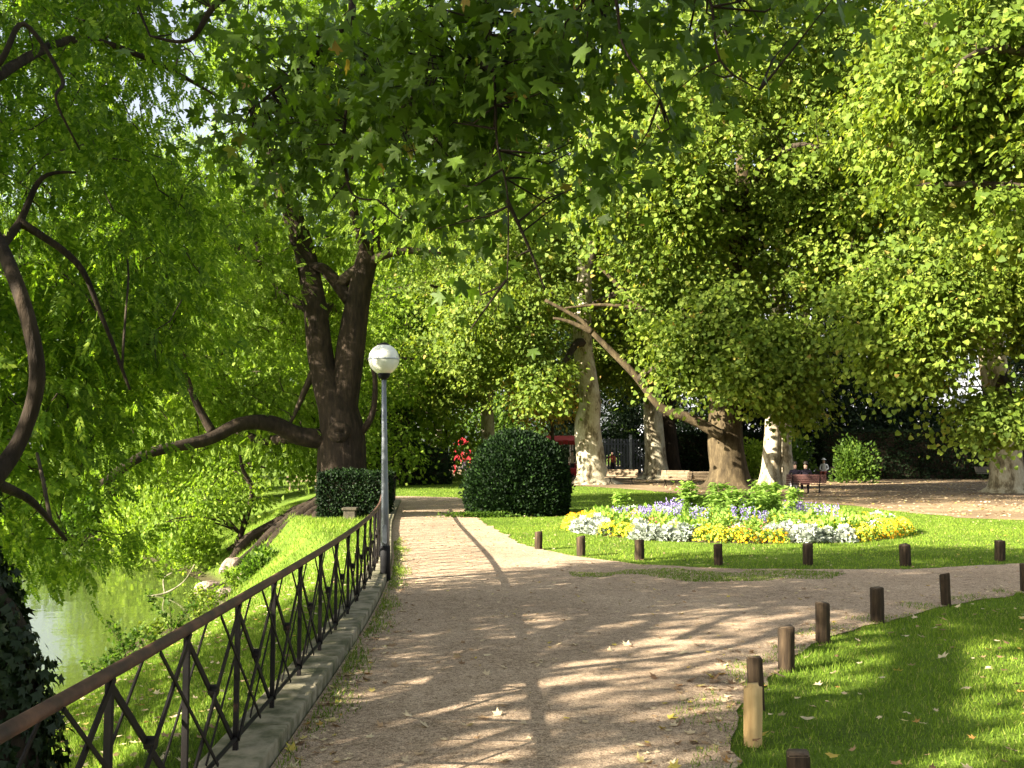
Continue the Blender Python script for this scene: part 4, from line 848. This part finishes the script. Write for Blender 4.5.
# ------------------------------------------------------------------ flower bed planting
T_FL = _lobed([(a * 60 + d_, r) for a in range(6) for d_, r in ((0, .5), (30, .36))])
T_FL = (T_FL[0] - np.array([0, .28, 0]), T_FL[1])
def plant(kind, seed):
    rs = np.random.RandomState(seed)
    def dome(n, r, h): 
        d = rs.normal(size=(n, 3)); d /= np.linalg.norm(d, axis=1)[:, None]; d[:, 2] = np.abs(d[:, 2]); q = (.5 + .5 * rs.rand(n)) ** .5; return d * q[:, None] * A3(r, r, h), d
    root = None
    def add(nm, C, D, S, tm, mt):
        return leafobj(nm, [scatter(tm, C, S, D + rs.normal(size=C.shape) * .5, rs.normal(size=C.shape) * .5 + A3(0, 0, .8))], M[mt], root)
    if kind in ('yellow', 'orange', 'white', 'pink'):
        C, D = dome(150, .20, .26); root = add('flowering_plant', C, D, rs.uniform(.05, .09, 150), T_LEAF, 'leaf_flower')
        n = {'yellow': 90, 'orange': 75, 'white': 80, 'pink': 40}[kind]
        d = rs.normal(size=(n, 3)); d /= np.linalg.norm(d, axis=1)[:, None]; d[:, 2] = np.abs(d[:, 2]); C = d * A3(.22, .22, .31)
        b_ = leafobj('blossoms', [scatter(T_FL, C, rs.uniform(.035, .065, n), np.cross(d, rs.normal(size=d.shape)), d + rs.normal(size=d.shape) * .25)], M[{'yellow': 'petal_yellow', 'orange': 'petal_orange', 'white': 'petal_white', 'pink': 'petal_red'}[kind]], root)
    elif kind == 'silver':
        C, D = dome(210, .22, .30); root = add('silver_leaved_plant', C, D, rs.uniform(.06, .11, 210), T_LOBE5, 'leaf_silver')
    elif kind == 'green':
        C, D = dome(130, .26, .38); root = add('leafy_bedding_plant', C, D, rs.uniform(.09, .15, 130), T_LEAF, 'leaf_flower')
        n = 18; C, D = dome(n, .26, .42); leafobj('blossoms', [scatter(T_FL, C, rs.uniform(.05, .08, n), rs.normal(size=C.shape), D)], M['petal_yellow'], root)
    elif kind == 'purple':
        C, D = dome(100, .2, .28); root = add('purple_flower_plant', C, D, rs.uniform(.06, .10, 100), T_LEAF, 'leaf_flower')
        C = []; 
        for _ in range(16):
            bx, by = rs.normal(size=2) * .10; 
            for t in np.linspace(.22, .52, 10): C.append((bx * (1 + t), by * (1 + t), t))
        C = np.array(C) + rs.normal(size=(len(C), 3)) * .012; n = len(C); leafobj('blossoms', [scatter(T_LEAF, C, np.full(n, .05), rs.normal(size=C.shape) + A3(0, 0, .5), rs.normal(size=C.shape))], M['petal_purple'], root)
    else:
        mb = MB(); C = []
        for _ in range(5):
            e = A3(*(rs.normal(size=2) * .16), rs.uniform(.6, .92)); pts = smooth_path([A3(0, 0, 0), e * .5, e], 6); mb.tube(pts, np.linspace(.012, .005, len(pts)), 5)
            for q in pts[2:]: C += [q + rs.normal(size=3) * A3(.07, .07, .03) for _ in range(6)]
        root = mb.build('tall_leafy_plant', M['leaf_flower']); C = np.array(C); n = len(C)
        leafobj('leaves', [scatter(T_LEAF, C, rs.uniform(.10, .17, n), RS.normal(size=C.shape) * A3(1, 1, .3), rs.normal(size=C.shape) * .3 + A3(0, 0, 1))], M['leaf_flower'], root)
    return root
KL = {'yellow': ('yellow flowering clump of the round bed', 'yellow bedding plants'), 'orange': ('orange flowering clump of the round bed', 'orange bedding plants'), 'white': ('white flowering clump of the round bed', 'white bedding plants'),
      'pink': ('pink flowering clump of the round bed', 'pink bedding plants'), 'silver': ('silvery white leaved clump of the round bed', 'silver leaved bedding plants'), 'green': ('yellow-green leafy clump inside the round bed', 'leafy bedding plants'),
      'purple': ('purple spiked flower clump inside the round bed', 'purple bedding plants'), 'tall': ('tall bright green leafy plant rising in the middle of the flower bed', 'tall plants of the flower bed')}
PR = {k: [plant(k, 10 * i + j) for j in range(2)] for i, k in enumerate(KL)}
used = set()
def put(kind, r_, a, s):
    j = random.randrange(2); pr = PR[kind][j]
    x, y = BED[0] + r_ * math.cos(a), BED[1] + r_ * math.sin(a); z = .18 * max(0, 1 - (r_ / BR) ** 2)
    if (kind, j) not in used: used.add((kind, j)); o = pr; o.location = (x, y, z); o.rotation_euler = (0, 0, random.random() * 6.28); o.scale = (s,) * 3
    else: o = dup(pr, (x, y, z), random.random() * 6.28, s)
    tag(o, KL[kind][0], 'plant', KL[kind][1])
seq = ['yellow', 'silver', 'orange', 'white', 'yellow', 'silver', 'orange', 'yellow', 'silver', 'yellow', 'orange', 'orange', 'yellow', 'silver', 'yellow', 'silver', 'yellow', 'orange', 'silver', 'yellow', 'orange', 'yellow']
for ring, (r_, n) in enumerate(((3.55, 74), (3.22, 62), (2.88, 52), (2.5, 42), (2.1, 32), (1.7, 24), (1.3, 17), (.85, 11), (.4, 5))):
    for k in range(n):
        a = (k + random.uniform(-.25, .25)) / n * 6.283 + .07 * ring; sct = seq[int(((a + .3) % 6.283) / 6.283 * len(seq) + ring * .3) % len(seq)]
        if ring == 0: kd = sct
        elif ring == 1: kd = random.choice([sct, 'yellow', 'yellow', 'white', 'green'])
        elif ring == 2: kd = random.choice(['yellow', 'green', 'green', 'silver', 'orange', 'pink'])
        elif ring <= 4: kd = random.choice(['green', 'purple', 'green', 'yellow', 'green', 'green', 'white', 'pink'])
        else: kd = random.choice(['green', 'green', 'green', 'purple', 'yellow', 'tall'] if ring > 5 else ['green', 'purple', 'green'])
        put(kd, r_ + random.uniform(-.08, .08), a, random.uniform(.6, .9) if ring > 1 else random.uniform(.8, 1.0))
for (dx, dy, s) in ((-.2, .3, 1.1), (.8, -.4, 1.15), (1.5, .5, 1.0), (.2, -.9, 1.0), (-.9, .6, 1.15), (1.1, 1.4, 1.1), (-2.4, .9, .9)): put('tall', math.hypot(dx, dy), math.atan2(dy, dx), s * .9)

# ------------------------------------------------------------------ benches
def bench(xy, rz, lab, wood='bench_wood', L=1.8, sc=.92):
    root = empty('park_bench', (xy[0], xy[1], .0), lab, 'bench', None, rz); root.scale = (sc,) * 3
    mb = MB()
    for k in range(5): mb.box((0, -.16 + k * .09, .44 - .006 * k), (L, .075, .028))
    bevel(mb.build('seat', M[wood], root), .006)
    mb = MB()
    for k in range(5): mb.bar((-L / 2, -.23 - .035 * k, .52 + .078 * k), (L / 2, -.23 - .035 * k, .52 + .078 * k), .022, .066)
    bevel(mb.build('backrest', M[wood], root), .006)
    for sx_ in (-1, 1):
        mb = MB(); x = sx_ * (L / 2 - .28)
        mb.tube(smooth_path([(x, .30, .0), (x, .20, .12), (x, .02, .24), (x, -.12, .38), (x, -.24, .48), (x, -.38, .88)], 5), .022, 6)
        mb.tube(smooth_path([(x, -.34, .0), (x, -.24, .12), (x, -.02, .24), (x, .12, .34), (x, .22, .42)], 5), .022, 6)
        mb.tube([(x, -.2, .425), (x, .24, .405)], .02, 6); mb.build('leg', M['iron'], root, True)
    return root
bench(G(621, 485)[:2], R(160), 'sunlit pale bench right of the tall pale plane trunk')
bench(G(674, 487)[:2], R(158), 'sunlit bench with dark iron legs, left of the paler longer bench back', L=1.5)
bench(G(700, 489)[:2] + A3(.3, .6), R(8), 'long sunlit slatted bench against the massive brown trunk', L=2.0)
bench((11.4, 69), R(190), 'shaded bench carrying the pair under the dark hedge', 'bench_dark')
bench(G(749, 478)[:2], R(170), 'small reddish bench between the massive trunk and the twin stems', 'bench_red', 1.4)
bd = G(806, 494)[:2]; bench(bd, R(-12), 'dark reddish bench with the dark-clothed couple behind the flowers', 'bench_red', 1.7)
bw = G(826, 480)[:2]; bench(bw, R(150), 'bench carrying the person in white beside the pale bush', 'bench_dark', 1.6)
bench((29.5, 61.5), R(180), 'empty dark bench in deep shade before the long hedge', 'bench_dark', 2.2)
# ------------------------------------------------------------------ people
def person(loc, rz, lab, shirt, trousers, hair, pose='sit', sc=1.0, lean=0.0, hat=False, crossed=False):
    J = {}; E = []
    def v(n_, p_, r_, par=None): J[n_] = (p_, r_); 
    if pose == 'sit':
        H = .50; pts = [('pel', (0, -.05, H), .15), ('waist', (0, -.07 + lean * .2, H + .16), .125), ('chest', (0, -.08 + lean * .5, H + .36), .15), ('neck', (0, -.06 + lean * .8, H + .52), .055), ('head0', (0, -.03 + lean, H + .60), .075), ('head1', (0, -.03 + lean, H + .72), .088)]
        for s, n_ in ((-1, 'l'), (1, 'r')):
            kx = .12 if not crossed else (.02 if s > 0 else .14)
            pts += [('hip' + n_, (s * .10, -.02, H), .10), ('knee' + n_, (s * kx, .42, H + .02 + (.08 if crossed and s > 0 else 0)), .068), ('calf' + n_, (s * kx, .45, H - .22), .058), ('ank' + n_, (s * kx, .43, .09), .038), ('toe' + n_, (s * kx, .58, .045), .036),
                    ('sho' + n_, (s * .18, -.08 + lean * .5, H + .46), .060), ('elb' + n_, (s * .25, -.02 + lean * .4, H + .20), .045), ('wri' + n_, (s * .12, .22, H + .13), .030), ('hand' + n_, (s * .07, .30, H + .12), .034)]
    else:
        H = .92; pts = [('pel', (0, 0, H), .13), ('waist', (0, 0, H + .16), .115), ('chest', (0, .0, H + .38), .145), ('neck', (0, 0, H + .56), .055), ('head0', (0, .02, H + .64), .075), ('head1', (0, .02, H + .77), .088)]
        for s, n_ in ((-1, 'l'), (1, 'r')):
            pts += [('hip' + n_, (s * .09, 0, H - .05), .095), ('knee' + n_, (s * .10, .02 + s * .06, .50), .062), ('calf' + n_, (s * .10, s * .03, .32), .058), ('ank' + n_, (s * .10, s * .08 - .02, .08), .038), ('toe' + n_, (s * .12, s * .08 + .13, .04), .036),
                    ('sho' + n_, (s * .18, 0, H + .48), .058), ('elb' + n_, (s * .25, -.02, H + .20), .045), ('wri' + n_, (s * .24, .10, H - .02), .030), ('hand' + n_, (s * .23, .13, H - .10), .036)]
    idx = {p_[0]: i for i, p_ in enumerate(pts)}
    E = [('pel', 'waist'), ('waist', 'chest'), ('chest', 'neck'), ('neck', 'head0'), ('head0', 'head1')]
    for n_ in 'lr': E += [('pel', 'hip' + n_), ('hip' + n_, 'knee' + n_), ('knee' + n_, 'calf' + n_), ('calf' + n_, 'ank' + n_), ('ank' + n_, 'toe' + n_), ('chest', 'sho' + n_), ('sho' + n_, 'elb' + n_), ('elb' + n_, 'wri' + n_), ('wri' + n_, 'hand' + n_)]
    me = bpy.data.meshes.new('tmp'); me.from_pydata([p_[1] for p_ in pts], [(idx[a], idx[b_]) for a, b_ in E], [])
    o = bpy.data.objects.new('tmp', me); col.objects.link(o); md = o.modifiers.new('s', 'SKIN'); 
    for i, p_ in enumerate(pts): me.skin_vertices[0].data[i].radius = (p_[2], p_[2] * (.72 if p_[0] in ('waist', 'chest', 'pel') else 1)); 
    me.skin_vertices[0].data[0].use_root = True
    o.modifiers.new('d', 'SUBSURF').levels = 2
    dg = bpy.context.evaluated_depsgraph_get(); dg.update(); m2 = bpy.data.meshes.new_from_object(o.evaluated_get(dg)); bpy.data.objects.remove(o); m2.name = 'person'
    m2.materials.clear()
    for k in (shirt, trousers, 'skin', 'cloth_dark'): m2.materials.append(M[k])
    hd = np.array(pts[5][1]); 
    for p_ in m2.polygons:
        c_ = p_.center; mi = 0
        if c_.z > pts[3][1][2] + .02: mi = 2
        elif np.linalg.norm(np.array(c_) - np.array(pts[idx['handl']][1])) < .09 or np.linalg.norm(np.array(c_) - np.array(pts[idx['handr']][1])) < .09: mi = 2
        elif c_.z < .09: mi = 3
        elif (pose == 'sit' and (c_.z < H + .06 and (c_.y > .02 or c_.z < H))) or (pose != 'sit' and c_.z < H + .04 and abs(c_.x) < .19): mi = 1
        p_.material_index = mi; p_.use_smooth = True
    root = link('person', m2, None, loc); root.rotation_euler = (0, 0, rz); root.scale = (sc,) * 3; tag(root, lab, 'person')
    mb = MB(); sphere(mb, tuple(hd + A3(0, -.015, .035)), .104, 16, 10, (.92, 1.0, 1.0), 0, .60); mb.build('hair', M[hair], root, True)
    mb = MB(); sphere(mb, tuple(hd + A3(0, .098, -.02)), .016, 8, 6, (.8, 1.2, 1.5)); mb.build('nose', M['skin'], root, True)
    if hat: mb = MB(); sphere(mb, tuple(hd + A3(0, 0, .03)), .118, 16, 8, (1, 1, .9), 0, .5); mb.tube([hd + A3(0, 0, .03), hd + A3(0, 0, .045)], [.17, .16], 16); mb.build('hat', M['cloth_white'], root, True)
    return root
def on(bxy, rz, dx, s=.92): c_, s_ = math.cos(rz), math.sin(rz); return (bxy[0] + c_ * dx * s, bxy[1] + s_ * dx * s, -.02)
person(on((11.4, 69), R(190), .30), R(190), 'person in a white top, left of the pair seated before the dark hedge', 'cloth_white', 'cloth_grey', 'hair_dark')
person(on((11.4, 69), R(190), -.32), R(190), 'person in a grey top seated right of the one in white', 'cloth_grey', 'cloth_white', 'hair_grey', crossed=True)
person(on(bd, R(-12), -.45), R(-12) , 'left person of the dark-clothed couple on the reddish bench', 'cloth_dark', 'cloth_grey', 'hair_dark', lean=.05)
person(on(bd, R(-12), .0), R(-12), 'right person of the dark-clothed couple, leaning in on the reddish bench', 'cloth_dark', 'cloth_dark', 'hair_dark', lean=-.02)
person(on(bw, R(150), .1), R(150), 'person in white with a pale hat seated beside the pale bush', 'cloth_white', 'cloth_rust', 'hair_grey', hat=True, lean=.12)
person((-3.6, 76, 0), R(170), 'standing person in a red top far behind the path end', 'red', 'cloth_dark', 'hair_dark', 'stand')
person((-2.5, 77, 0), R(200), 'standing person in white and purple beside the one in red', 'cloth_white', 'purple', 'hair_dark', 'stand', .9)
person((4.0, 66.5, 0), R(200), 'standing person in a pale top beside the red stall', 'cloth_tan', 'cloth_dark', 'hair_dark', 'stand')
person((7.2, 72, 0), R(180), 'standing person in dark trousers right of the tall pale trunk', 'cloth_rust', 'cloth_dark', 'hair_dark', 'stand')

# ------------------------------------------------------------------ red stall, play frame, little red ride
st = empty('market_stall', (3.6, 74, 0), 'open stall with scalloped red awning and white posts behind the pale plane trunk', 'stall')
for x in (-2.4, -.8, .8, 2.4):
    for y in (-1.4, 1.4):
        mb = MB(); mb.tube([(x, y, 0), (x, y, 2.6)], .05, 8); mb.build('post', M['white'], st)
mb = MB(); mb.add([(-2.9, -1.9, 2.5), (2.9, -1.9, 2.5), (2.9, 1.9, 2.5), (-2.9, 1.9, 2.5), (-1.6, 0, 2.9), (1.6, 0, 2.9)], [(0, 1, 5, 4), (1, 2, 5), (2, 3, 4, 5), (3, 0, 4), (3, 2, 1, 0)])
for k in range(12): mb.box((-2.66 + k * .484, -1.93, 2.40 - .03 * (k % 2)), (.44, .03, .30))
mb.build('awning', M['awning'], st)
mb = MB(); mb.box((0, -1.2, .45), (4.4, .5, .9)); bevel(mb.build('counter', M['red'], st), .03)
mb = MB(); mb.box((0, -1.2, .93), (4.6, .62, .05)); mb.build('counter_top', M['white'], st)
pf = empty('play_frame', (-3.9, 79, 0), 'red play frame with a pale slide at the far end of the lawn', 'play frame')
for x in (-.6, .6):
    for y in (-.5, .5): mb = MB(); mb.box((x, y, 1.15), (.11, .11, 2.3)); mb.build('post', M['red'], pf)
mb = MB(); mb.box((0, -.53, 1.45), (1.1, .05, .7)); mb.build('panel', M['red'], pf)
mb = MB(); mb.box((0, 0, 1.05), (1.15, .95, .07)); mb.build('platform', M['purple'], pf)
mb = MB(); mb.add([(-.8, -.8, 2.25), (.8, -.8, 2.25), (.8, .8, 2.25), (-.8, .8, 2.25), (0, 0, 2.9)], [(0, 1, 4), (1, 2, 4), (2, 3, 4), (3, 0, 4), (3, 2, 1, 0)]); mb.build('roof', M['red'], pf)
mb = MB(); mb.bar((.6, 0, 1.05), (2.1, -.2, .25), .5, .04); mb.bar((2.1, -.2, .25), (2.5, -.22, .2), .5, .04); mb.build('slide', M['white'], pf)
cr = empty('red_cart', (4.0, 63.5, 0), 'small red cart with a white front standing left of the pale plane trunk', 'cart', None, R(12))
mb = MB(); mb.box((0, 0, .52), (1.3, .6, .34), taper=1.08); mb.box((.5, 0, .78), (.25, .55, .3)); bevel(mb.build('body', M['red'], cr), .05)
mb = MB(); sphere(mb, (.75, -.1, .5), .2, 14, 10); mb.build('nose', M['white'], cr, True)
for x in (-.42, .42):
    for y in (-.33, .33): mb = MB(); mb.tube([(x, y - .03, .17), (x, y + .03, .17)], .17, 14); mb.build('wheel', M['lamp_black'], cr)
mb = MB(); mb.tube([(-.6, 0, .6), (-.9, 0, 1.0), (-.9, .25, 1.0), (-.9, -.25, 1.0)], .02, 6); mb.build('handle', M['iron'], cr)

# ------------------------------------------------------------------ buildings
def building(name, lab, x0, x1, y, dep, h, z0, cols, rows, wm, base=None):
    root = empty(name, ((x0 + x1) / 2, y, 0), lab, 'building'); W = x1 - x0
    mb = MB(); mb.box((0, dep / 2, h / 2), (W, dep, h)); mb.build('wall', M[wm], root)
    mb = MB(); mb.box((0, dep / 2, h + .25), (W + .8, dep + .8, .5)); mb.build('cornice', M['trim'], root)
    mb = MB(); mb.add([(-W / 2, 0, h + .5), (W / 2, 0, h + .5), (W / 2, dep, h + .5), (-W / 2, dep, h + .5), (-W / 2 + 2, dep / 2, h + 3.5), (W / 2 - 2, dep / 2, h + 3.5)], [(0, 1, 5, 4), (1, 2, 5), (2, 3, 4, 5), (3, 0, 4)]); mb.build('roof', M['roof'], root)
    for i in range(cols):
        for j in range(rows):
            x = -W / 2 + W * (i + .5) / cols; z = z0 + j * (h - z0) / rows + .6
            mb = MB(); mb.box((x, -.03, z + .8), (1.5, .1, 2.0)); f_ = mb.build('window', M['trim'], root)
            mb = MB()
            for dx in (-.33, .33): mb.box((x + dx, -.10, z + .8), (.56, .05, 1.75))
            mb.build('pane', M['glass'], f_)
    for j in range(1, rows): mb = MB(); mb.box((0, -.06, z0 + j * (h - z0) / rows), (W, .14, .25)); mb.build('string_course', M['trim'], root)
    return root
building('apartment_building', 'pale apartment building glimpsed through the leaves at the right', 26, 58, 86, 10, 17, 1.2, 9, 5, 'plaster')
building('apartment_building', 'pale building glimpsed high behind the middle plane trees', 12, 25.4, 88, 10, 21, 1.2, 4, 6, 'plaster')
gk = empty('slatted_gate', (10.2, 76, 0), 'grey slatted gate in the shade between the plane trunks', 'gate')
for x in (-3.6, -1.2, 1.2, 3.6): mb = MB(); mb.box((x, 0, 1.5), (.2, .2, 3.0)); mb.build('post', M['trim'], gk)
for c_ in (-2.4, 0, 2.4):
    mb = MB()
    for k in range(9): mb.box((c_ - .96 + k * .24, 0, 1.4), (.17, .06, 2.6))
    mb.box((c_, .05, .5), (2.2, .05, .12)); mb.box((c_, .05, 2.3), (2.2, .05, .12)); mb.build('slat_panel', M['grey'], gk)

# ------------------------------------------------------------------ daylight
EL, AZ = R(25), math.atan2(-.5, -.87)          # sun behind-left of the camera
sd = Vector((math.cos(AZ) * math.cos(EL), math.sin(AZ) * math.cos(EL), math.sin(EL)))
sl = bpy.data.lights.new('sun', 'SUN'); sl.energy = 5.0; sl.angle = R(.5); sl.color = (1.0, .90, .74)
so = bpy.data.objects.new('sun', sl); col.objects.link(so); so.rotation_euler = sd.to_track_quat('Z', 'Y').to_euler()
w = bpy.data.worlds.new('World'); scene.world = w; w.use_nodes = True; nt = w.node_tree
sky = nt.nodes.new('ShaderNodeTexSky'); sky.sky_type = 'NISHITA'; sky.sun_disc = False; sky.sun_elevation = EL; sky.sun_rotation = math.atan2(sd.x, sd.y); sky.dust_density = 2.5; sky.air_density = 1.0
hs = nt.nodes.new('ShaderNodeHueSaturation'); hs.inputs['Saturation'].default_value = .4; nt.links.new(sky.outputs['Color'], hs.inputs['Color'])
nt.links.new(hs.outputs['Color'], nt.nodes['Background'].inputs['Color']); nt.nodes['Background'].inputs['Strength'].default_value = .055
scene.view_settings.view_transform = 'Standard'; scene.view_settings.look = 'None'; scene.view_settings.exposure = 2.65; scene.view_settings.gamma = 1
scene.render.engine = 'CYCLES'
try:
    scene.cycles.max_bounces = 6; scene.cycles.transmission_bounces = 4; scene.cycles.diffuse_bounces = 3; scene.cycles.transparent_max_bounces = 8
except Exception: pass
